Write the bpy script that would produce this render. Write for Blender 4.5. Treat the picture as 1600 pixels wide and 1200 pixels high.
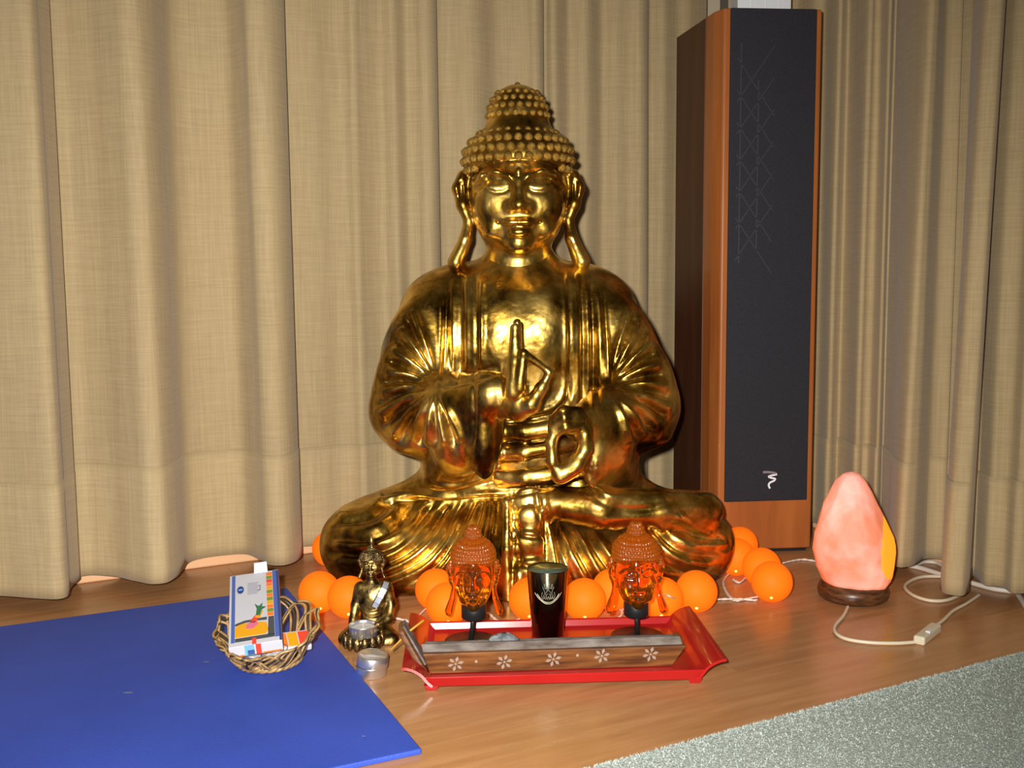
import bpy, math, random
import numpy as np
from mathutils import Vector, Matrix
random.seed(7); rng = np.random.default_rng(7)
for o in list(bpy.data.objects): bpy.data.objects.remove(o)
S = bpy.context.scene; COL = S.collection

# ------------------------------------------------------------------ camera
H = 0.478; F = 1600.0
PITCH = math.atan(165 / 1600.0); ROLL = 0.0085
_f = np.array([0, math.cos(PITCH), -math.sin(PITCH)])
_r0 = np.array([1.0, 0, 0]); _u0 = np.array([0, math.sin(PITCH), math.cos(PITCH)])
_r = _r0 * math.cos(ROLL) - _u0 * math.sin(ROLL)
_u = _u0 * math.cos(ROLL) + _r0 * math.sin(ROLL)
CAM = np.array([0, 0, H])
cd = bpy.data.cameras.new('camera'); cam = bpy.data.objects.new('camera', cd); COL.objects.link(cam)
cd.sensor_width = 36.0; cd.lens = 36.0 * F / 1600.0; cd.clip_start = 0.02
cam.matrix_world = Matrix(((_r[0], _u[0], -_f[0], 0), (_r[1], _u[1], -_f[1], 0), (_r[2], _u[2], -_f[2], H), (0, 0, 0, 1)))
S.camera = cam

# ------------------------------------------------------------------ light: the camera's flash + a dim room
w = bpy.data.worlds.new('room_ambient'); S.world = w; w.use_nodes = True
w.node_tree.nodes['Background'].inputs[0].default_value = (1.0, 0.80, 0.58, 1)
w.node_tree.nodes['Background'].inputs[1].default_value = 0.06
fl = bpy.data.lights.new('camera_flash', 'SPOT'); fl.spot_size = math.radians(98); fl.spot_blend = 1.0; fl.energy = 142; fl.color = (1.0, 0.965, 0.90); fl.shadow_soft_size = 0.016
flo = bpy.data.objects.new('camera_flash', fl); COL.objects.link(flo); flo.location = (-0.05, -0.01, H + 0.045)
flo.rotation_euler = Vector(tuple(_f + _r * (-150) / F + _u * (-130) / F)).to_track_quat('-Z', 'Y').to_euler()
S.view_settings.view_transform = 'Standard'; S.view_settings.look = 'None'
S.view_settings.exposure = 0.0; S.view_settings.gamma = 1.0; S.view_settings.use_curve_mapping = False

# ------------------------------------------------------------------ pixel -> place helpers
def ray(px, py): return _f + _r * (px - 800) / F + _u * (600 - py) / F
def P(px, py, Y):                       # point on the ray at depth Y
    d = ray(px, py); return CAM + d * (Y / d[1])
def G(px, py, z=0.0):                   # point on the ray at height z (what the thing rests on)
    d = ray(px, py); return CAM + d * ((z - H) / d[2])

# ------------------------------------------------------------------ materials
def srgb(r, g, b):
    f = lambda c: (c / 255 / 12.92) if c / 255 <= 0.04045 else ((c / 255 + 0.055) / 1.055) ** 2.4
    return (f(r), f(g), f(b))
MATS = {}
def mat(name, col, rough=0.5, metal=0.0, col2=None, nscale=8.0, bump=0.0, bscale=60.0, stretch=None, spec=0.5,
        trans=0.0, ior=1.45, emit=None, estr=0.0, rough2=None, ramp=(0.35, 0.65), coat=0.0, sheen=0.0, detail=5.0, sub=0.0, random_obj=0.0):
    m = bpy.data.materials.new(name); m.use_nodes = True; MATS[name] = m
    nt = m.node_tree; b = nt.nodes['Principled BSDF']; I = b.inputs
    I['Base Color'].default_value = (*col, 1); I['Roughness'].default_value = rough; I['Metallic'].default_value = metal
    I['Specular IOR Level'].default_value = spec; I['Transmission Weight'].default_value = trans; I['IOR'].default_value = ior
    I['Coat Weight'].default_value = coat; I['Sheen Weight'].default_value = sheen
    if sub: I['Subsurface Weight'].default_value = sub; I['Subsurface Radius'].default_value = (0.02, 0.008, 0.004)
    if emit: I['Emission Color'].default_value = (*emit, 1); I['Emission Strength'].default_value = estr
    tc = nt.nodes.new('ShaderNodeTexCoord'); mp = nt.nodes.new('ShaderNodeMapping')
    nt.links.new(tc.outputs['Object'], mp.inputs[0])
    if stretch: mp.inputs['Scale'].default_value = stretch
    if col2 is not None:
        n = nt.nodes.new('ShaderNodeTexNoise'); n.inputs['Scale'].default_value = nscale; n.inputs['Detail'].default_value = detail
        nt.links.new(mp.outputs[0], n.inputs['Vector'])
        cr = nt.nodes.new('ShaderNodeValToRGB'); e = cr.color_ramp.elements
        e[0].position = ramp[0]; e[0].color = (*col, 1); e[1].position = ramp[1]; e[1].color = (*col2, 1)
        nt.links.new(n.outputs['Fac'], cr.inputs[0])
        out = cr.outputs[0]
        if random_obj:
            oi = nt.nodes.new('ShaderNodeObjectInfo'); hs = nt.nodes.new('ShaderNodeHueSaturation')
            mr = nt.nodes.new('ShaderNodeMapRange'); mr.inputs[3].default_value = 1 - random_obj; mr.inputs[4].default_value = 1 + random_obj
            nt.links.new(oi.outputs['Random'], mr.inputs[0]); nt.links.new(mr.outputs[0], hs.inputs['Value']); nt.links.new(out, hs.inputs['Color']); out = hs.outputs[0]
        nt.links.new(out, I['Base Color'])
        if rough2 is not None:
            mr = nt.nodes.new('ShaderNodeMapRange'); mr.inputs[1].default_value = 0.3; mr.inputs[2].default_value = 0.7
            mr.inputs[3].default_value = rough; mr.inputs[4].default_value = rough2
            nt.links.new(n.outputs['Fac'], mr.inputs[0]); nt.links.new(mr.outputs[0], I['Roughness'])
    if bump:
        n2 = nt.nodes.new('ShaderNodeTexNoise'); n2.inputs['Scale'].default_value = bscale; n2.inputs['Detail'].default_value = 4
        nt.links.new(mp.outputs[0], n2.inputs['Vector'])
        bp = nt.nodes.new('ShaderNodeBump'); bp.inputs['Strength'].default_value = bump; bp.inputs['Distance'].default_value = 0.004
        nt.links.new(n2.outputs['Fac'], bp.inputs['Height']); nt.links.new(bp.outputs[0], I['Normal'])
    return m

def gold_material():
    m = mat('antique_gold', (0.6, 0.36, 0.05), 0.3, 1.0)
    nt = m.node_tree; b = nt.nodes['Principled BSDF']
    tc = [n for n in nt.nodes if n.type == 'TEX_COORD'][0]
    n = nt.nodes.new('ShaderNodeTexNoise'); n.inputs['Scale'].default_value = 11; n.inputs['Detail'].default_value = 9; n.inputs['Roughness'].default_value = 0.62
    nt.links.new(tc.outputs['Object'], n.inputs['Vector'])
    cr = nt.nodes.new('ShaderNodeValToRGB'); cr.color_ramp.elements[0].position = 0.36; cr.color_ramp.elements[0].color = (0.075, 0.038, 0.010, 1)
    cr.color_ramp.elements[1].position = 0.60; cr.color_ramp.elements[1].color = (0.84, 0.57, 0.150, 1)
    e = cr.color_ramp.elements.new(0.47); e.color = (0.42, 0.240, 0.038, 1)
    nt.links.new(n.outputs['Fac'], cr.inputs[0]); nt.links.new(cr.outputs[0], b.inputs['Base Color'])
    n2 = nt.nodes.new('ShaderNodeTexNoise'); n2.inputs['Scale'].default_value = 26; n2.inputs['Detail'].default_value = 6
    nt.links.new(tc.outputs['Object'], n2.inputs['Vector'])
    mr = nt.nodes.new('ShaderNodeMapRange'); mr.inputs[1].default_value = 0.3; mr.inputs[2].default_value = 0.7; mr.inputs[3].default_value = 0.23; mr.inputs[4].default_value = 0.41
    nt.links.new(n2.outputs['Fac'], mr.inputs[0]); nt.links.new(mr.outputs[0], b.inputs['Roughness'])
    bp = nt.nodes.new('ShaderNodeBump'); bp.inputs['Strength'].default_value = 0.28; bp.inputs['Distance'].default_value = 0.004
    n3 = nt.nodes.new('ShaderNodeTexNoise'); n3.inputs['Scale'].default_value = 45; n3.inputs['Detail'].default_value = 5
    nt.links.new(tc.outputs['Object'], n3.inputs['Vector'])
    n4 = nt.nodes.new('ShaderNodeTexNoise'); n4.inputs['Scale'].default_value = 17; n4.inputs['Detail'].default_value = 3
    nt.links.new(tc.outputs['Object'], n4.inputs['Vector'])
    bq = nt.nodes.new('ShaderNodeBump'); bq.inputs['Strength'].default_value = 0.42; bq.inputs['Distance'].default_value = 0.012
    nt.links.new(n4.outputs['Fac'], bq.inputs['Height']); nt.links.new(bq.outputs[0], bp.inputs['Normal'])
    nt.links.new(n3.outputs['Fac'], bp.inputs['Height']); nt.links.new(bp.outputs[0], b.inputs['Normal'])
    return m
GOLD = gold_material()

def curtain_material(name, k):
    m = mat(name, (0.5, 0.38, 0.2), 0.85, 0, spec=0.25, sheen=0.15)
    nt = m.node_tree; b = nt.nodes['Principled BSDF']
    tc = [n for n in nt.nodes if n.type == 'TEX_COORD'][0]
    def noise(sc, scale, det):
        mp = nt.nodes.new('ShaderNodeMapping'); mp.inputs['Scale'].default_value = scale
        nt.links.new(tc.outputs['Object'], mp.inputs[0])
        n = nt.nodes.new('ShaderNodeTexNoise'); n.inputs['Scale'].default_value = sc; n.inputs['Detail'].default_value = det
        nt.links.new(mp.outputs[0], n.inputs['Vector']); return n.outputs['Fac']
    a = noise(1, (350, 350, 12), 3); c = noise(1, (18, 18, 500), 3); d = noise(2.2, (1, 1, 0.5), 2)
    add = nt.nodes.new('ShaderNodeMath'); add.operation = 'ADD'; nt.links.new(a, add.inputs[0]); nt.links.new(c, add.inputs[1])
    ad2 = nt.nodes.new('ShaderNodeMath'); ad2.operation = 'MULTIPLY_ADD'; ad2.inputs[1].default_value = 0.7
    nt.links.new(d, ad2.inputs[0]); nt.links.new(add.outputs[0], ad2.inputs[2])
    cr = nt.nodes.new('ShaderNodeValToRGB'); e = cr.color_ramp.elements
    mr = nt.nodes.new('ShaderNodeMapRange'); mr.inputs[1].default_value = 1.0; mr.inputs[2].default_value = 1.75
    nt.links.new(ad2.outputs[0], mr.inputs[0]); nt.links.new(mr.outputs[0], cr.inputs[0])
    e[0].color = (0.355 * k, 0.264 * k, 0.140 * k, 1); e[1].color = (0.465 * k, 0.355 * k, 0.197 * k, 1)
    nt.links.new(cr.outputs[0], b.inputs['Base Color'])
    bp = nt.nodes.new('ShaderNodeBump'); bp.inputs['Strength'].default_value = 0.15; bp.inputs['Distance'].default_value = 0.001
    nt.links.new(add.outputs[0], bp.inputs['Height']); nt.links.new(bp.outputs[0], b.inputs['Normal'])
    return m
M_CURT = curtain_material('curtain_linen', 1.0); M_HEM = curtain_material('curtain_hem_linen', 1.10)
M_PLANK = mat('oak_laminate', (0.385, 0.178, 0.068), 0.22, col2=(0.475, 0.240, 0.102), nscale=3.0, stretch=(2.2, 22, 5), rough2=0.30, bump=0.02, bscale=30, random_obj=0.06, detail=7)
M_SUB = mat('plank_joint_dark', (0.10, 0.045, 0.015), 0.7)
M_WALL = mat('painted_wall', (0.62, 0.52, 0.38), 0.85)
M_BASE = mat('peach_skirting', (0.78, 0.46, 0.25), 0.5)
M_MAT = mat('blue_foam', (0.024, 0.064, 0.40), 0.62, col2=(0.031, 0.078, 0.47), nscale=5, bump=0.25, bscale=500)
M_RUG = mat('grey_green_pile', (0.25, 0.295, 0.265), 0.95, col2=(0.47, 0.52, 0.48), nscale=330, bump=0.6, bscale=420, detail=3)
M_PILE = mat('grey_green_tufts', (0.31, 0.36, 0.325), 0.95, col2=(0.50, 0.555, 0.515), nscale=160, detail=2)
M_CHERRY = mat('cherry_veneer', (0.30, 0.085, 0.018), 0.38, col2=(0.40, 0.125, 0.028), nscale=4, stretch=(9, 9, 1.0), coat=0.15)
M_GRILLE = mat('black_grille_cloth', (0.0155, 0.0155, 0.021), 0.75, col2=(0.022, 0.022, 0.029), nscale=420, bump=0.25, bscale=700, spec=0.35)
M_SIDE = mat('dark_side_brown', (0.055, 0.017, 0.007), 0.45, col2=(0.080, 0.026, 0.010), nscale=4, stretch=(9, 9, 1.0))
M_LATT = mat('grille_lattice_dark', (0.029, 0.030, 0.040), 0.5)
M_BLACK = mat('black_paint', (0.012, 0.012, 0.013), 0.4)
M_SILVER = mat('silver_logo', (0.80, 0.81, 0.86), 0.35)
M_LOGOGREY = mat('grey_logo', (0.22, 0.19, 0.20), 0.4)
M_WHITE = mat('white_card', (0.72, 0.74, 0.78), 0.6)
M_CABLE = mat('white_cable', (0.72, 0.66, 0.58), 0.45)
M_FLEX = mat('cream_flex', (0.70, 0.62, 0.46), 0.4)
M_RED = mat('red_lacquer', (0.34, 0.008, 0.009), 0.22, col2=(0.43, 0.012, 0.012), nscale=5, coat=0.4)
M_ROSE = mat('rosewood', (0.085, 0.027, 0.008), 0.45, col2=(0.25, 0.092, 0.024), nscale=6, stretch=(2.5, 14, 26), bump=0.15, bscale=120, detail=8)
M_ASHW = mat('ash_stained_wood', (0.075, 0.050, 0.038), 0.8, col2=(0.21, 0.18, 0.16), nscale=30, stretch=(1, 3, 3), bump=0.3, bscale=200)
M_ASH = mat('ash_grey', (0.10, 0.11, 0.125), 0.95, col2=(0.30, 0.31, 0.33), nscale=90, bump=0.6, bscale=220)
M_BRASSIN = mat('pale_inlay', (0.36, 0.28, 0.23), 0.35)
M_ALU = mat('aluminium_cup', (0.74, 0.74, 0.78), 0.30, 0.9, bump=0.05, bscale=90)
M_WAX = mat('white_wax', (0.62, 0.60, 0.58), 0.45, sub=0.2)
M_WICK = mat('wick', (0.45, 0.42, 0.38), 0.8)
M_CHROME = mat('tarnished_silver', (0.28, 0.31, 0.26), 0.12, 1.0, col2=(0.13, 0.20, 0.13), nscale=28, rough2=0.17)
M_CUPIN = mat('green_tarnished_inside', (0.10, 0.17, 0.12), 0.32, 0.75, col2=(0.24, 0.33, 0.26), nscale=40)
M_ENGR = mat('engraved_line', (0.50, 0.44, 0.34), 0.35, 0.6)
M_BRASS = mat('small_statue_brass', (0.085, 0.055, 0.025), 0.34, 1.0, col2=(0.55, 0.37, 0.11), nscale=90, rough2=0.42, ramp=(0.40, 0.66), bump=0.2, bscale=150)
M_BRONZE = mat('dark_bronze', (0.11, 0.075, 0.04), 0.38, 1.0, col2=(0.36, 0.25, 0.10), nscale=120, bump=0.4, bscale=260)
M_MIRROR = mat('mirror_tile', (0.80, 0.84, 0.92), 0.22, 0.75)
M_WICKER = mat('varnished_wicker', (0.23, 0.125, 0.042), 0.32, col2=(0.47, 0.30, 0.115), nscale=60, coat=0.3)
M_WICKD = mat('dark_wicker', (0.05, 0.030, 0.014), 0.4)
M_STICK = mat('incense_stick_yellow', (0.62, 0.32, 0.04), 0.6)
M_DWOOD = mat('dark_turned_wood', (0.045, 0.018, 0.008), 0.35, col2=(0.15, 0.058, 0.022), nscale=14, stretch=(4, 4, 18))
def flat(name, *c): return mat(name, srgb(*c), 0.45)
B_SCUFF = flat('mat_scuff', 105, 112, 150)
B_BLUE = flat('box_blue', 74, 98, 170); B_DBLUE = flat('box_dark_blue', 38, 62, 130); B_OR = flat('box_orange', 236, 120, 40)
B_GR = flat('box_green', 120, 140, 40); B_YE = flat('box_yellow', 226, 160, 24); B_PK = flat('box_pink', 214, 110, 140)
B_LEAF = flat('box_leaf', 50, 110, 75); B_DARK = flat('box_dark', 70, 74, 78); B_RED = flat('box_red', 225, 70, 50)
B_GREY = flat('box_text_grey', 150, 150, 162); B_SKY = flat('box_sky', 120, 175, 225); B_WHITE = flat('box_white', 196, 196, 206)
def glow_mat(name, base, em, st, rough=0.5, sub=0.0):
    return mat(name, base, rough, emit=em, estr=st, sub=sub)
M_BALL = mat('orange_ball_shell', (0.80, 0.135, 0.005), 0.6, emit=(1.0, 0.150, 0.003), estr=0.60, spec=0.2)
M_LED = glow_mat('warm_led', (1, 0.6, 0.2), (1.0, 0.50, 0.10), 1.5)
M_AMBERHAIR = mat('amber_glass_beaded', (0.50, 0.120, 0.006), 0.12, trans=0.60, ior=1.45)
M_AMBER = mat('amber_glass', (1.0, 0.36, 0.028), 0.05, trans=0.97, ior=1.40)
def salt():
    m = mat('salt_crystal', (0.47, 0.25, 0.185), 0.55, col2=(0.60, 0.49, 0.47), nscale=12, ramp=(0.38, 0.56), bump=0.8, bscale=34, detail=7)
    nt = m.node_tree; b = nt.nodes['Principled BSDF']
    tc = [n for n in nt.nodes if n.type == 'TEX_COORD'][0]
    n = nt.nodes.new('ShaderNodeTexNoise'); n.inputs['Scale'].default_value = 7; n.inputs['Detail'].default_value = 3
    nt.links.new(tc.outputs['Object'], n.inputs['Vector'])
    cr = nt.nodes.new('ShaderNodeValToRGB'); cr.color_ramp.elements[0].position = .4; cr.color_ramp.elements[0].color = (0.80, 0.10, 0.008, 1)
    cr.color_ramp.elements[1].position = .7; cr.color_ramp.elements[1].color = (1.0, 0.18, 0.015, 1)
    nt.links.new(n.outputs['Fac'], cr.inputs[0]); nt.links.new(cr.outputs[0], b.inputs['Emission Color'])
    b.inputs['Emission Strength'].default_value = 0.68
    return m
M_SALT = salt(); M_SALTFACET = glow_mat('thin_salt_facet', (0.8, 0.3, 0.05), (1.0, 0.36, 0.008), 0.85)

# ------------------------------------------------------------------ object helpers
def link(o, parent=None):
    COL.objects.link(o)
    if parent is not None: o.parent = parent
    return o
def thing(name, label, cat, loc, group=None):
    o = bpy.data.objects.new(name, None); o.empty_display_size = 0.02; COL.objects.link(o)
    o.location = tuple(float(v) for v in loc); o['label'] = label; o['category'] = cat
    if group: o['group'] = group
    return o
def tag(o, label=None, cat=None, group=None, kind=None):
    if label: o['label'] = label
    if cat: o['category'] = cat
    if group: o['group'] = group
    if kind: o['kind'] = kind
    return o
def mesh_np(name, V, Fq, m, parent=None, smooth=True, org=None):
    """V (n,3) array in world space, Fq list of faces or (k,4) array"""
    V = np.asarray(V, float)
    if org is None:
        org = np.zeros(3); q_ = parent
        while q_ is not None: org = org + np.array(q_.location); q_ = q_.parent
    V = V - np.asarray(org, float)
    me = bpy.data.meshes.new(name)
    if isinstance(Fq, np.ndarray):
        k = Fq.shape[1]; me.vertices.add(len(V)); me.vertices.foreach_set('co', V.astype(np.float32).ravel())
        me.loops.add(Fq.size); me.loops.foreach_set('vertex_index', Fq.astype(np.int32).ravel())
        me.polygons.add(len(Fq)); me.polygons.foreach_set('loop_start', np.arange(0, Fq.size, k, dtype=np.int32))
        me.update(calc_edges=True); me.validate()
    else:
        me.from_pydata([tuple(v) for v in V], [], [tuple(f) for f in Fq]); me.update()
    if smooth: me.polygons.foreach_set('use_smooth', [True] * len(me.polygons))
    me.materials.append(m)
    o = bpy.data.objects.new(name, me); link(o, parent)
    if parent is None: o.location = tuple(float(v) for v in org)
    return o

class MB:
    def __init__(s): s.v = []; s.f = []
    def add(s, V, Fs):
        n = len(s.v); s.v += [tuple(map(float, p)) for p in V]; s.f += [tuple(i + n for i in f) for f in Fs]; return s
    def box(s, c, ax, ay, az):
        c = np.array(c, float); ax, ay, az = (np.array(a, float) for a in (ax, ay, az))
        V = [c + i * ax + j * ay + k * az for k in (-1, 1) for j in (-1, 1) for i in (-1, 1)]
        return s.add(V, [(0, 2, 3, 1), (4, 5, 7, 6), (0, 1, 5, 4), (2, 6, 7, 3), (0, 4, 6, 2), (1, 3, 7, 5)])
    def hexa(s, bottom, top):
        n = len(bottom); V = list(bottom) + list(top)
        return s.add(V, [tuple(range(n))[::-1], tuple(range(n, 2 * n))] + [(i, (i + 1) % n, n + (i + 1) % n, n + i) for i in range(n)])
    def tube(s, path, r, n=8, closed=False, caps=True):
        p = np.array(path, float); K = len(p); rr = np.full(K, r) if np.isscalar(r) else np.array(r, float)
        if closed: t = np.roll(p, -1, 0) - np.roll(p, 1, 0)
        else: t = np.gradient(p, axis=0)
        t /= np.linalg.norm(t, axis=1)[:, None] + 1e-12
        ref = np.array([0, 0, 1.0]) if abs(t[0][2]) < 0.9 else np.array([1.0, 0, 0])
        nn = np.cross(t[0], ref); nn /= np.linalg.norm(nn); V = []
        for i in range(K):
            nn = nn - t[i] * nn.dot(t[i]); nn /= np.linalg.norm(nn) + 1e-12; bb = np.cross(t[i], nn)
            for j in range(n):
                a = 2 * math.pi * j / n; V.append(p[i] + rr[i] * (math.cos(a) * nn + math.sin(a) * bb))
        Fs = []
        for i in range(K if closed else K - 1):
            i2 = (i + 1) % K
            for j in range(n): Fs.append((i * n + j, i * n + (j + 1) % n, i2 * n + (j + 1) % n, i2 * n + j))
        if caps and not closed: Fs += [tuple(range(n))[::-1], tuple(range((K - 1) * n, K * n))]
        return s.add(V, Fs)
    def lathe(s, prof, c, n=32, sx=1.0, sy=1.0):
        V = []; K = len(prof)
        for r, z in prof:
            for j in range(n):
                a = 2 * math.pi * j / n; V.append((c[0] + r * sx * math.cos(a), c[1] + r * sy * math.sin(a), c[2] + z))
        Fs = [(i * n + j, i * n + (j + 1) % n, (i + 1) * n + (j + 1) % n, (i + 1) * n + j) for i in range(K - 1) for j in range(n)]
        Fs += [tuple(range(n))[::-1], tuple(range((K - 1) * n, K * n))]
        return s.add(V, Fs)
    def build(s, name, m, parent=None, smooth=False, org=None):
        return mesh_np(name, np.array(s.v), s.f, m, parent, smooth, org)
def bevel(o, w, seg=2):
    b = o.modifiers.new('bevel', 'BEVEL'); b.width = w; b.segments = seg; b.limit_method = 'ANGLE'; return o
def catmull(pts, n=8, closed=False):
    p = np.array(pts, float); K = len(p); out = []
    for i in range(K if closed else K - 1):
        a, b, c, d = (p[(i - 1) % K], p[i], p[(i + 1) % K], p[(i + 2) % K]) if closed else (p[max(i - 1, 0)], p[i], p[i + 1], p[min(i + 2, K - 1)])
        for t in np.linspace(0, 1, n, endpoint=False):
            out.append(0.5 * ((2 * b) + (-a + c) * t + (2 * a - 5 * b + 4 * c - d) * t * t + (-a + 3 * b - 3 * c + d) * t ** 3))
    if not closed: out.append(p[-1])
    return np.array(out)

# ------------------------------------------------------------------ SDF sculpting kit
class Field:
    def __init__(s, lo, hi, res):
        s.lo = np.array(lo, float); s.res = res; s.n = np.ceil((np.array(hi) - s.lo) / res).astype(int) + 1
        s.ax = [s.lo[i] + np.arange(s.n[i]) * res for i in range(3)]
        s.D = np.full(s.n, 1e3, np.float32)
    def sub(s, lo, hi):
        sl = []
        for i in range(3):
            a = int(np.clip(np.floor((lo[i] - s.lo[i]) / s.res), 0, s.n[i])); b = int(np.clip(np.ceil((hi[i] - s.lo[i]) / s.res) + 1, 0, s.n[i])); sl.append(slice(a, b))
        X = s.ax[0][sl[0]][:, None, None].astype(np.float32); Y = s.ax[1][sl[1]][None, :, None].astype(np.float32); Z = s.ax[2][sl[2]][None, None, :].astype(np.float32)
        return tuple(sl), X, Y, Z
    def _mix(s, sl, d, k, cut):
        a = s.D[sl]
        if cut:
            d = -d
            if k > 0: h = np.maximum(k - np.abs(a - d), 0) / k; s.D[sl] = np.maximum(a, d) + h * h * k * .25
            else: s.D[sl] = np.maximum(a, d)
        else:
            if k > 0: h = np.maximum(k - np.abs(a - d), 0) / k; s.D[sl] = np.minimum(a, d) - h * h * k * .25
            else: s.D[sl] = np.minimum(a, d)
    def ell(s, c, r, k=0.01, cut=False, rot=None):
        c = np.array(c, float); r = np.array(r, float); pad = 2 * k + 3 * s.res
        ext = r if rot is None else np.full(3, r.max())
        sl, X, Y, Z = s.sub(c - ext - pad, c + ext + pad)
        x, y, z = X - c[0], Y - c[1], Z - c[2]
        if rot is not None:
            R = np.array(rot, float)    # rows = local axes
            x, y, z = (R[i][0] * x + R[i][1] * y + R[i][2] * z for i in range(3))
        k0 = np.sqrt((x / r[0]) ** 2 + (y / r[1]) ** 2 + (z / r[2]) ** 2)
        k1 = np.sqrt((x / r[0] ** 2) ** 2 + (y / r[1] ** 2) ** 2 + (z / r[2] ** 2) ** 2) + 1e-9
        s._mix(sl, k0 * (k0 - 1) / k1, k, cut)
    def cap(s, a, b, ra, rb=None, k=0.01, cut=False, sq=(1, 1, 1)):
        rb = ra if rb is None else rb
        a = np.array(a, float); b = np.array(b, float); rm = max(ra, rb) * 1.6; pad = 2 * k + 3 * s.res + rm
        sl, X, Y, Z = s.sub(np.minimum(a, b) - pad, np.maximum(a, b) + pad)
        ab = b - a; L2 = ab.dot(ab) + 1e-12
        t = np.clip(((X - a[0]) * ab[0] + (Y - a[1]) * ab[1] + (Z - a[2]) * ab[2]) / L2, 0, 1)
        d = np.sqrt(((X - a[0] - t * ab[0]) / sq[0]) ** 2 + ((Y - a[1] - t * ab[1]) / sq[1]) ** 2 + ((Z - a[2] - t * ab[2]) / sq[2]) ** 2) - (ra + (rb - ra) * t)
        s._mix(sl, d, k, cut)
    def chain(s, pts, rs, k=0.01, sq=(1, 1, 1), cut=False):
        for i in range(len(pts) - 1): s.cap(pts[i], pts[i + 1], rs[i], rs[i + 1], k if i == 0 else k, cut, sq)
    def floor_cut(s, z): s.D = np.maximum(s.D, (z - s.ax[2])[None, None, :].astype(np.float32))
    def mesh(s):
        D = s.D; I = D < 0; nx, ny, nz = D.shape
        cnt = np.zeros((nx - 1, ny - 1, nz - 1), np.int8)
        for i in (0, 1):
            for j in (0, 1):
                for k in (0, 1): cnt += I[i:nx - 1 + i, j:ny - 1 + j, k:nz - 1 + k]
        act = (cnt > 0) & (cnt < 8); idx = np.argwhere(act)
        vid = np.full(act.shape, -1, np.int32); vid[act] = np.arange(len(idx))
        acc = np.zeros((len(idx), 3)); num = np.zeros(len(idx))
        for c0 in [(0, 0, 0), (0, 0, 1), (0, 1, 0), (0, 1, 1), (1, 0, 0), (1, 0, 1), (1, 1, 0), (1, 1, 1)]:
            for ax in range(3):
                if c0[ax]: continue
                c1 = list(c0); c1[ax] = 1
                d0 = D[idx[:, 0] + c0[0], idx[:, 1] + c0[1], idx[:, 2] + c0[2]]; d1 = D[idx[:, 0] + c1[0], idx[:, 1] + c1[1], idx[:, 2] + c1[2]]
                m = (d0 < 0) != (d1 < 0); t = np.where(m, d0 / (d0 - d1 + 1e-12), 0)
                p = np.array(c0, float)[None, :].repeat(len(idx), 0); p[:, ax] += t
                acc[m] += p[m]; num[m] += 1
        V = s.lo + (idx + acc / num[:, None]) * s.res
        Q = []
        for ax in range(3):
            o1, o2 = (ax + 1) % 3, (ax + 2) % 3
            sl0 = [slice(1, -1)] * 3; sl1 = [slice(1, -1)] * 3; sl0[ax] = slice(0, D.shape[ax] - 1); sl1[ax] = slice(1, D.shape[ax])
            a = I[tuple(sl0)]; b = I[tuple(sl1)]
            e = np.argwhere(a != b)
            if len(e) == 0: continue
            flip = a[tuple(e.T)]
            e = e + 1; e[:, ax] -= 1
            def cell(d1, d2):
                q = e.copy(); q[:, o1] -= d1; q[:, o2] -= d2; return vid[tuple(q.T)]
            q = np.stack([cell(0, 0), cell(1, 0), cell(1, 1), cell(0, 1)], 1)
            q[~flip] = q[~flip][:, ::-1]; Q.append(q)
        Q = np.concatenate(Q); Q = Q[(Q >= 0).all(1)]
        return V, Q
def edges_of(Q): return np.unique(np.sort(np.concatenate([Q[:, [0, 1]], Q[:, [1, 2]], Q[:, [2, 3]], Q[:, [3, 0]]]), 1), axis=0)
def smooth_mesh(V, Q, it, lam=0.5):
    E = edges_of(Q); n = len(V); deg = np.bincount(E.ravel(), minlength=n)[:, None].astype(float) + 1e-9
    for _ in range(it):
        A = np.zeros_like(V)
        for c in range(3):
            A[:, c] = np.bincount(E[:, 0], V[E[:, 1], c], n) + np.bincount(E[:, 1], V[E[:, 0], c], n)
        V = V + lam * (A / deg - V)
    return V
def normals(V, Q):
    fn = np.cross(V[Q[:, 2]] - V[Q[:, 0]], V[Q[:, 3]] - V[Q[:, 1]]); N = np.zeros_like(V)
    for c in range(3):
        for j in range(4): N[:, c] += np.bincount(Q[:, j], fn[:, c], len(V))
    return N / (np.linalg.norm(N, axis=1)[:, None] + 1e-12)
def carve(V, N, strokes):
    """strokes: (polyline [(x,z)..], width, amplitude, (ymin,ymax))  - raised or cut lines on the front of the form"""
    disp = np.zeros(len(V))
    for pts, wd, amp, yr, *fan in strokes:
        p = np.array(pts, float); lo = p.min(0) - 3 * wd; hi = p.max(0) + 3 * wd
        m = np.where((V[:, 0] > lo[0]) & (V[:, 0] < hi[0]) & (V[:, 2] > lo[1]) & (V[:, 2] < hi[1]) & (N[:, 1] < 0.25) & (V[:, 1] > yr[0]) & (V[:, 1] < yr[1]))[0]
        if len(m) == 0: continue
        q = V[m][:, [0, 2]]; best = np.full(len(m), 9.0); tt = np.zeros(len(m)); L = len(p) - 1
        for i in range(L):
            a, b = p[i], p[i + 1]; ab = b - a; t = np.clip(((q - a) @ ab) / (ab @ ab + 1e-12), 0, 1)
            d = np.linalg.norm(q - a - t[:, None] * ab, axis=1); u = d < best; best[u] = d[u]; tt[u] = (i + t[u]) / L
        tap = np.clip(np.minimum(tt, 1 - tt) * 6 + 0.25, 0, 1)
        if fan: tap = np.clip(tt * 2.2, 0, 1) * np.clip((1 - tt) * 5 + .45, 0, 1); wl = wd * (.35 + .75 * tt)
        else: wl = wd
        disp[m] += amp * np.exp(-(best / wl) ** 2) * tap * np.clip(0.35 - N[m, 1], 0, 1) ** 0.5
    return V + N * disp[:, None]

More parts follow.
